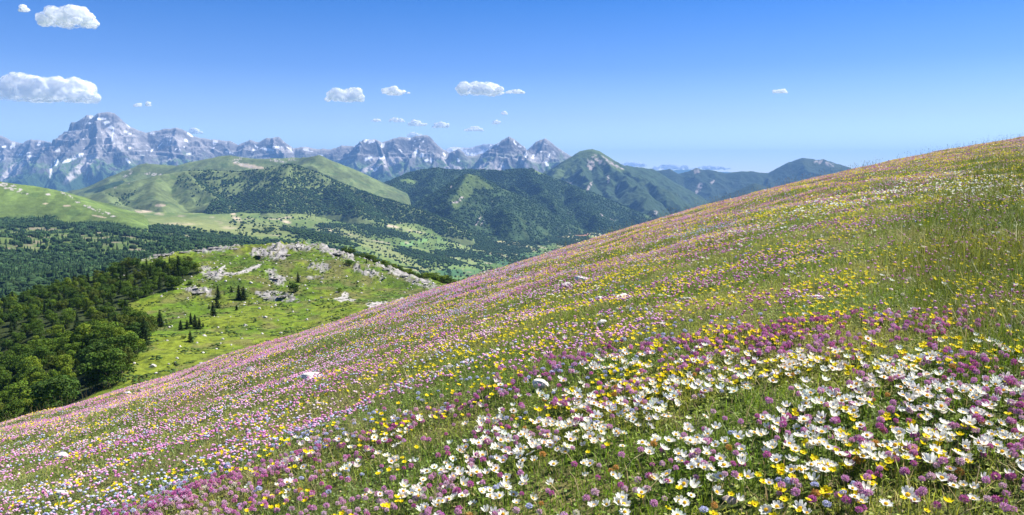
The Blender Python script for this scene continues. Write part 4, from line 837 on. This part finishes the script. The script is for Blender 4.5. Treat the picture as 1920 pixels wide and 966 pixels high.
def dome_tmpl(seed, rad, h, z, col):
    r = np.random.default_rng(seed); V, Fc = ico(1); V = V * (rad, rad, h) * r.uniform(.88, 1.12, (len(V), 1)) + (0, 0, z); return V, Fc, np.array(col) * r.uniform(.8, 1.15, (len(V), 1))
def stem_tmpl(h, rad=.0009, bend=.012, col=(.11, .19, .04)):
    Vs = []; n = 3
    for i in range(4):
        f = i / 3
        for k in range(n): Vs.append((math.cos(k * 2.094) * rad + bend * f * (1 - f), math.sin(k * 2.094) * rad, -h * (1 - f)))
    Fs = []
    for i in range(3):
        for k in range(n):
            a_ = i * n + k; b_ = i * n + (k + 1) % n; Fs += [(a_, b_, b_ + n), (a_, b_ + n, a_ + n)]
    return np.array(Vs), np.array(Fs), np.tile(np.array(col), (len(Vs), 1))
WHITE = (.88, .88, .80); YEL = (.90, .75, .01); PUR = (.58, .23, .46); PURT = (.80, .46, .68); PAL = (.58, .30, .46); PALT = (.84, .66, .74); BLU = (.36, .38, .66); BLUT = (.70, .72, .90); CRM = (.74, .68, .50); DEEP = (.015, .03, .42); ORA = (.55, .24, .05)
def setm(T, z=0):        # template shifted so that z=0 is the ground
    V, Fc, C = T; return V + (0, 0, z), Fc, C
KINDS = {
 'white': dict(n=360, name='white_flower', mat=M_PETAL, group='white flowers of the near meadow', h=(.045, .09)),
 'purple': dict(n=390, name='purple_clover', mat=M_HEAD, group='purple clover heads of the near meadow', h=(.045, .09)),
 'pale': dict(n=200, name='pink_clover', mat=M_HEAD, group='pale pink clover heads of the near meadow', h=(.04, .08)),
 'yellow': dict(n=270, name='yellow_flower', mat=M_PETAL, group='yellow flowers of the near meadow', h=(.04, .085)),
 'blue': dict(n=200, name='blue_globe_flower', mat=M_HEAD, group='pale blue globe flowers of the near meadow', h=(.04, .075)),
 'cream': dict(n=70, name='cream_flower', mat=M_HEAD, group='cream flower heads of the near meadow', h=(.035, .07)),
 'orange': dict(n=36, name='withered_flower', mat=M_HEAD, group='withered orange flowers among the white ones', h=(.04, .08)),
 'deep': dict(n=60, name='gentian', mat=M_PETAL, group='deep blue gentians in two small clumps', h=(.035, .06)),
}
def hi_parts(kind, seed):
    if kind == 'white': return [('petals', petals_tmpl(seed, [8, 7, 6, 8, 6][seed % 5], .0152, [.18, .45, .7, .3, .95, .55][seed % 6], .30, WHITE, 3), M_PETAL), ('flower_centre', dome_tmpl(seed, .0046, .0034, .0025, (.85, .50, .02)), M_HEAD)]
    if kind == 'yellow': return [('petals', petals_tmpl(seed, 5, .0105, [.25, .5, .35][seed % 3], .48, YEL, 2, r0=.02), M_PETAL), ('flower_centre', dome_tmpl(seed, .0025, .0022, .001, (.62, .36, .01)), M_HEAD)]
    if kind == 'deep': return [('petals', petals_tmpl(seed, 5, .012, .5, .42, DEEP, 2), M_PETAL)]
    b, t_, rad = {'purple': (PUR, PURT, .0095), 'pale': (PAL, PALT, .0095), 'blue': (BLU, BLUT, .0100), 'cream': (CRM, (.85, .82, .7), .011), 'orange': (ORA, (.72, .45, .14), .010)}[kind]
    if kind == 'purple' and seed % 3 == 0: b, t_ = (.46, .08, .31), (.70, .25, .52)
    return [('flower_head', head_tmpl(seed, rad, b, t_, 'florets', squash=.62 if kind == 'blue' else .9), M_HEAD)]
def lo_tmpl(kind, lod, seed):
    if kind in ('white', 'yellow', 'deep'):
        rad = {'white': .0150, 'yellow': .0105, 'deep': .012}[kind]; col = {'white': WHITE, 'yellow': YEL, 'deep': DEEP}[kind]
        if lod == 1:
            A = petals_tmpl(seed, 7 if kind == 'white' else 5, rad, .4, .36 if kind == 'white' else .5, col, 1); return merge([A, dome_tmpl(seed, rad * .25, rad * .16, rad * .12, (.85, .62, .02))])
        V = [(0, 0, 0)] + [(math.cos(k * 1.2566) * rad, math.sin(k * 1.2566) * rad, rad * .5 * (.5 + (k % 2))) for k in range(5)]; Fc = [(0, 1 + k, 1 + (k + 1) % 5) for k in range(5)]
        return np.array(V), np.array(Fc), np.tile(np.array(col) * .97, (6, 1))
    b, t_, rad = {'purple': (PUR, PURT, .0095), 'pale': (PAL, PALT, .0095), 'blue': (BLU, BLUT, .0100), 'cream': (CRM, (.85, .82, .7), .011), 'orange': (ORA, (.72, .45, .14), .010)}[kind]
    if lod == 1: return head_tmpl(seed, rad, b, t_, 0, .45, .7)
    r = np.random.default_rng(seed); V = np.array([(1, 0, 0), (0, 1, 0), (-1, 0, 0), (0, -1, 0), (0, 0, 1.), (0, 0, -.5)]) * rad * 1.05; Fc = np.array([(0, 1, 4), (1, 2, 4), (2, 3, 4), (3, 0, 4), (1, 0, 5), (2, 1, 5), (3, 2, 5), (0, 3, 5)])
    w_ = r.random((6, 1)) * .8; return V * (1, 1, .75), Fc, np.array(b) * (1 - w_) + np.array(t_) * w_
FL_POS = {}
STEM = {}
def stem_mesh(h, thick):
    key = (round(h * 100), thick)
    if key not in STEM:
        V, Fc, C = stem_tmpl(key[0] / 100, thick); m = mesh_np('stem', V, Fc, C); m.materials.append(M_LEAF); STEM[key] = m
    return STEM[key]
INDIV = []
for kind, K in KINDS.items():
    gam = .55; ref = 9.0; n = wedge_n(K['n'], ref, gam); X, Y = sample_meadow(n, gam); z = mead_z(X, Y); px, py = proj(X, Y, z)
    d = dens_kind(kind, X, Y, px, py) * (Y > 1.4) * (.25 + .75 * sst(-.5, -.02, cn(X, Y, .85, 899, 1.5)))
    if kind == 'deep':
        d = d * 1.0
    k = rng.random(len(X)) < d; X, Y, z, px, py = X[k], Y[k], z[k], px[k], py[k]
    hh = rng.uniform(*K['h'], len(X)) * .8; zf = z + hh; px, py = proj(X, Y, zf); grow = np.maximum(1, (Y / 9) ** .38)
    sc = rng.uniform(.75, 1.25, len(X)) * grow; pos = np.stack([X, Y, zf], 1)
    dist = np.hypot(X, Y); inv = (px > 4) & (px < 1916) & (py < 962) & (Y < 1.02 * tmax(X / Y)); o_ = np.argsort(np.where(inv, dist, 1e9))
    nind = min(300 if kind in ('white', 'purple', 'yellow', 'blue') else 120 if kind in ('pale', 'cream', 'orange') else 40, int(inv.sum())); ind = o_[:nind]; mask = np.ones(len(X), bool); mask[ind] = False
    print(kind, len(X), 'indiv', nind, 'to', dist[ind].max() if nind else 0)
    tilt = rng.uniform(0, .55 if kind == 'white' else .35, len(X)); taz = rng.uniform(0, 6.283, len(X)); rz = rng.uniform(0, 6.283, len(X))
    if kind in ('white', 'yellow'): tilt = rng.uniform(.05, .65, len(X)); taz = rng.normal(math.atan2(-sd.x, sd.y) * 0 + 0.0, .9, len(X))
    tint = rng.uniform(.88, 1.1, (len(X), 1)) * rng.uniform(.94, 1.06, (len(X), 3))
    if kind in ('purple', 'pale'): cl = cn(X, Y, .5, 871); tint = tint * mix(np.array((.95, .72, .9)), np.array((1.1, 1.25, 1.15)), sst(-.5, .5, cl))
    parts = []
    for lod, lo_, hi_ in ((0, 0, 4.2), (1, 4.2, 11), (2, 11, 999)):
        for v in range(3):
            s = mask & (dist >= lo_) & (dist < hi_) & (rng.integers(0, 3, len(X)) == v) if False else mask & (dist >= lo_) & (dist < hi_) & (np.arange(len(X)) % 3 == v)
            if not s.any(): continue
            T = merge([q[1] for q in hi_parts(kind, 900 + v)]) if lod == 0 else lo_tmpl(kind, lod, 910 + v)
            parts.append(scatter(T, pos[s], sc[s], rz[s], tilt[s], taz[s], tint[s]))
            if lod == 0 or (lod == 1 and kind == 'white'):
                parts.append(scatter(stem_tmpl(.08, .0011), pos[s], np.ones(s.sum()), rz[s], tilt[s] * .3, taz[s]))
    if parts:
        V, Fc, C = merge(parts); nm = K['name'] + '_carpet'
        add(nm, mesh_np(nm, V, Fc, C, smooth=False), K['mat'], kind='stuff', label='carpet of ' + K['group'].replace(' of the near meadow', '').replace(' in two small clumps', '').replace(' among the white ones', '') + ' over the meadow beyond the nearest ones')
    protos = []
    if nind:
        for v in range(6):
            ps_ = []
            for (nm, T, mt_) in hi_parts(kind, 930 + v):
                m = mesh_np(nm, *T, smooth=False); m.materials.append(mt_); ps_.append((nm, m))
            protos.append(ps_)
    for i in ind:
        INDIV.append((kind, pos[i], sc[i], rz[i], tilt[i], taz[i], hh[i], px[i], py[i], protos[int(rng.integers(0, 6))], dist[i]))
# ---- individual flowers as objects
from mathutils import Matrix
def ROWW(y): return 'bottom edge' if y > 925 else 'lowest rows' if y > 880 else 'low rows' if y > 830 else 'lower middle rows' if y > 770 else 'middle rows' if y > 700 else 'upper rows'
def COLW(x): return 'far left' if x < 200 else 'left' if x < 480 else 'left of centre' if x < 800 else 'centre' if x < 1080 else 'right of centre' if x < 1340 else 'right' if x < 1600 else 'far right'
LOOK = {'white': 'white flower yellow centre', 'purple': 'purple clover head', 'pale': 'pale pink clover head', 'yellow': 'small yellow flower', 'blue': 'pale blue globe flower', 'cream': 'cream flower head', 'orange': 'withered orange flower', 'deep': 'deep blue gentian'}
CAT = {'white': 'flower', 'purple': 'flower', 'pale': 'flower', 'yellow': 'flower', 'blue': 'flower', 'cream': 'flower', 'orange': 'flower', 'deep': 'flower'}
bk = {}
for it in INDIV: bk.setdefault((it[0], ROWW(it[8]), COLW(it[7])), []).append(it)
for (kind, rw, cw), L_ in bk.items():
    L_.sort(key=lambda q: q[7]); K = KINDS[kind]
    for j, it in enumerate(L_):
        _, p, s, rz_, ti, ta, hh_, x_, y_, proto, ds = it
        e = bpy.data.objects.new(K['name'], None); COL.objects.link(e); e.empty_display_size = .01
        e.location = (p[0], p[1], p[2] - hh_); e.rotation_euler = (0, 0, rz_)
        sz = 'large' if s > 1.12 else 'small' if s < .85 else 'mid sized'; lk = LOOK[kind].replace('small ', '')
        e['label'] = f'{sz} {lk}, {ORD[j]} from left, {cw}, {rw}' if len(L_) > 1 else f'{sz} {lk}, {cw}, {rw} of the meadow'; e['category'] = 'flower'; e['group'] = K['group']
        M = Matrix.Translation((0, 0, hh_)) @ Matrix.Rotation(ti, 4, Vector((math.cos(ta - rz_), math.sin(ta - rz_), 0))) @ Matrix.Scale(float(s), 4)
        for nm, m in proto:
            c = bpy.data.objects.new(nm, m); COL.objects.link(c); c.parent = e; c.matrix_local = M
        st = bpy.data.objects.new('stem', stem_mesh(hh_, .0014 if kind == 'white' else .0010)); COL.objects.link(st); st.parent = e; st.location = (0, 0, hh_)
# ---- grass and leaves
def blade_tmpl(seg, bend, w=.5):
    Vs = []; 
    for i in range(seg):
        f = i / seg; Vs += [(-w * (1 - f * .7), bend * f * f, f), (w * (1 - f * .7), bend * f * f, f)]
    Vs.append((0, bend, 1.0 - bend * .25)); Fs = []
    for i in range(seg - 1): a_ = 2 * i; Fs += [(a_, a_ + 1, a_ + 3), (a_, a_ + 3, a_ + 2)]
    Fs.append((2 * seg - 2, 2 * seg - 1, 2 * seg)); V = np.array(Vs, float); C = np.ones((len(V), 3)) * (.75 + .4 * V[:, 2:3]); return V, np.array(Fs), C
def meadow_tint(X, Y, px, py, dry=.22):
    n = len(X); a = cn(X, Y, .8, 881); lf = 1 - sst(500, 1100, px)
    gc = mix(np.array((.20, .32, .02)), np.array((.42, .45, .055)), sst(-.5, .5, a)); gc = mix(gc, np.array((.27, .34, .16)), lf * .7 * (rng.random(n) < .6)); 
    dk = ell(px, py, [(1860, 500, 180, 200), (1880, 330, 90, 40)], .6); gc = gc * (1 - .45 * dk)[:, None]
    k = rng.random(n) < dry * (1 - .8 * dk) * (1 + 1.2 * sst(0, .6, cn(X, Y, .6, 885))); gc[k] = np.array((.50, .41, .20)) * rng.uniform(.6, 1.15, (k.sum(), 1))
    return gc * rng.uniform(.6, 1.35, (n, 1)) * rng.uniform(.92, 1.08, (n, 3))
gp = []
for lod, (Ya, Yb, seg, dref, gam) in enumerate(((1.3, 6, 3, 3000, .6), (6, 16, 2, 1500, 1.2), (16, 95, 1, 620, 1.35))):
    n = wedge_n(dref, max(Ya, 4), gam); X, Y = sample_meadow(n, gam); k = (Y >= Ya) & (Y < Yb); X, Y = X[k], Y[k]; z = mead_z(X, Y); px, py = proj(X, Y, z)
    kk = (px > -150) & (px < 2070) & (py < 1060); X, Y, z, px, py = X[kk], Y[kk], z[kk], px[kk], py[kk]; n = len(X); print('grass', lod, n)
    tall = ell(px, py, [(1850, 470, 190, 130), (1890, 330, 100, 45), (1900, 640, 100, 90)], .6); h = rng.gamma(6, .0082, n) * (1 + .25 * fbm(X / .4, Y / .4, 2, 886)) * (1 + 2.2 * tall * (rng.random(n) < .45)); lng = rng.random(n) < .02; h[lng] *= rng.uniform(1.5, 2.6, lng.sum())
    wd = rng.uniform(.0016, .0034, n) * np.maximum(1, (Y / 4) ** .75); wz = (white_zone(px, py) > .4) & (py > 620); wd[wz] *= 1.35; h[wz] *= .9
    for v, bend in enumerate((.15, .45, .8)):
        s = np.arange(n) % 3 == v
        gp.append(scatter(blade_tmpl(seg, bend), np.stack([X, Y, z - .004], 1)[s], np.stack([wd, h, h], 1)[s], tilt=rng.uniform(0, .5, s.sum()), tint=meadow_tint(X, Y, px, py)[s]))
V, Fc, C = merge(gp); add('meadow_grass', mesh_np('meadow_grass', V, Fc, C, smooth=False), M_LEAF, kind='stuff', label='short green and dry grass covering the flower meadow')
lp = []
for lod, (Ya, Yb, dref, gam) in enumerate(((1.3, 7, 2600, .6), (7, 95, 900, 1.5))):
    n = wedge_n(dref, max(Ya, 4), gam); X, Y = sample_meadow(n, gam); k = (Y >= Ya) & (Y < Yb); X, Y = X[k], Y[k]; z = mead_z(X, Y); px, py = proj(X, Y, z); kk = (px > -150) & (px < 2070) & (py < 1060); X, Y, z, px, py = X[kk], Y[kk], z[kk], px[kk], py[kk]; n = len(X); print('leaves', n)
    T = (np.array([(0, 0, 0), (.42, .5, .12), (0, 1.1, .05), (-.42, .5, .12)]), np.array([(0, 1, 2), (0, 2, 3)]), np.array([(.8,) * 3, (1,) * 3, (1.1,) * 3, (1,) * 3]))
    s = rng.uniform(.006, .015, n) * np.maximum(1, (Y / 5) ** .7); lf = 1 - sst(500, 1100, px); gc = meadow_tint(X, Y, px, py, .06) * .85
    lp.append(scatter(T, np.stack([X, Y, z + rng.uniform(.002, .042, n)], 1), s, tilt=rng.uniform(-.6, .9, n), tint=gc))
V, Fc, C = merge(lp); add('meadow_leaves', mesh_np('meadow_leaves', V, Fc, C, smooth=False), M_LEAF, kind='stuff', label='small clover and herb leaves between the flowers')
# tall bents and seed heads along the brow and in the grassy right corner
n = 9000; X, Y = sample_meadow(n * 3, .9, 4); z = mead_z(X, Y); px, py = proj(X, Y, z); tm = tmax(X / Y)
w_ = (np.abs(Y / tm - .95) < .3) * (px < 1650) * (.2 + .5 * (fbm(X / 2, Y / 2, 2, 891) > .0)) + ell(px, py, [(1860, 480, 170, 190), (1890, 330, 100, 45)], .6) * .8 + .03
k = rng.random(len(X)) < w_; X, Y, z, px, py, tm = X[k], Y[k], z[k], px[k], py[k], tm[k]; n = len(X); print('bents', n)
h = rng.uniform(.10, .26, n) * (1 + .3 * (px > 1650)) * (1 + .5 * (np.abs(Y / tm - .95) < .3)); sV, sF, sC = blade_tmpl(3, .35, .5)
hV, hF = ico(0); hV = hV * (.7, .012, .06) + (0, .30, .92)
T = merge([(sV, sF, sC), (hV * (1.6, 1, 1), hF, np.ones((len(hV), 3)) * .9)]); wd = .0014 * np.maximum(1, (Y / 5) ** .8)
c_ = mix(np.array((.30, .25, .11)), np.array((.11, .15, .03)), (rng.random(n) < .35 + .55 * (px > 1550)).astype(float)) * rng.uniform(.7, 1.2, (n, 1))
V, Fc, C = scatter(T, np.stack([X, Y, z], 1), np.stack([wd, h, h], 1), tilt=rng.uniform(0, .25, n), tint=c_); add('seeding_grass', mesh_np('seeding_grass', V, Fc, C, smooth=False), M_LEAF, kind='stuff', label='tall thin seeding grass along the brow of the meadow')
# ------------------------------------------------------------------ haze
M_HZ = bpy.data.materials.new('haze'); M_HZ.use_nodes = True; nt = M_HZ.node_tree
nt.nodes.remove(nt.nodes['Principled BSDF'])
pvn = nt.nodes.new('ShaderNodeVolumePrincipled'); pvn.inputs['Color'].default_value = (.23, .50, 1, 1); pvn.inputs['Density'].default_value = 3.6e-5
pvn.inputs['Anisotropy'].default_value = 0.0
nt.links.new(pvn.outputs[0], nt.nodes['Material Output'].inputs['Volume'])
try: M_HZ.cycles.homogeneous_volume = True
except Exception: pass
x0, x1, y0, y1, z0, z1 = -46000, 46000, -3000, 46500, -1100, 1430
V = np.array([(x, y, z) for x in (x0, x1) for y in (y0, y1) for z in (z0, z1)])
hz = add('haze', mesh_np('haze', V, np.array([(0, 1, 3, 2), (4, 6, 7, 5), (0, 4, 5, 1), (2, 3, 7, 6), (0, 2, 6, 4), (1, 5, 7, 3)]), smooth=False), M_HZ, kind='stuff', label='thin blue haze in the air between here and the mountains')
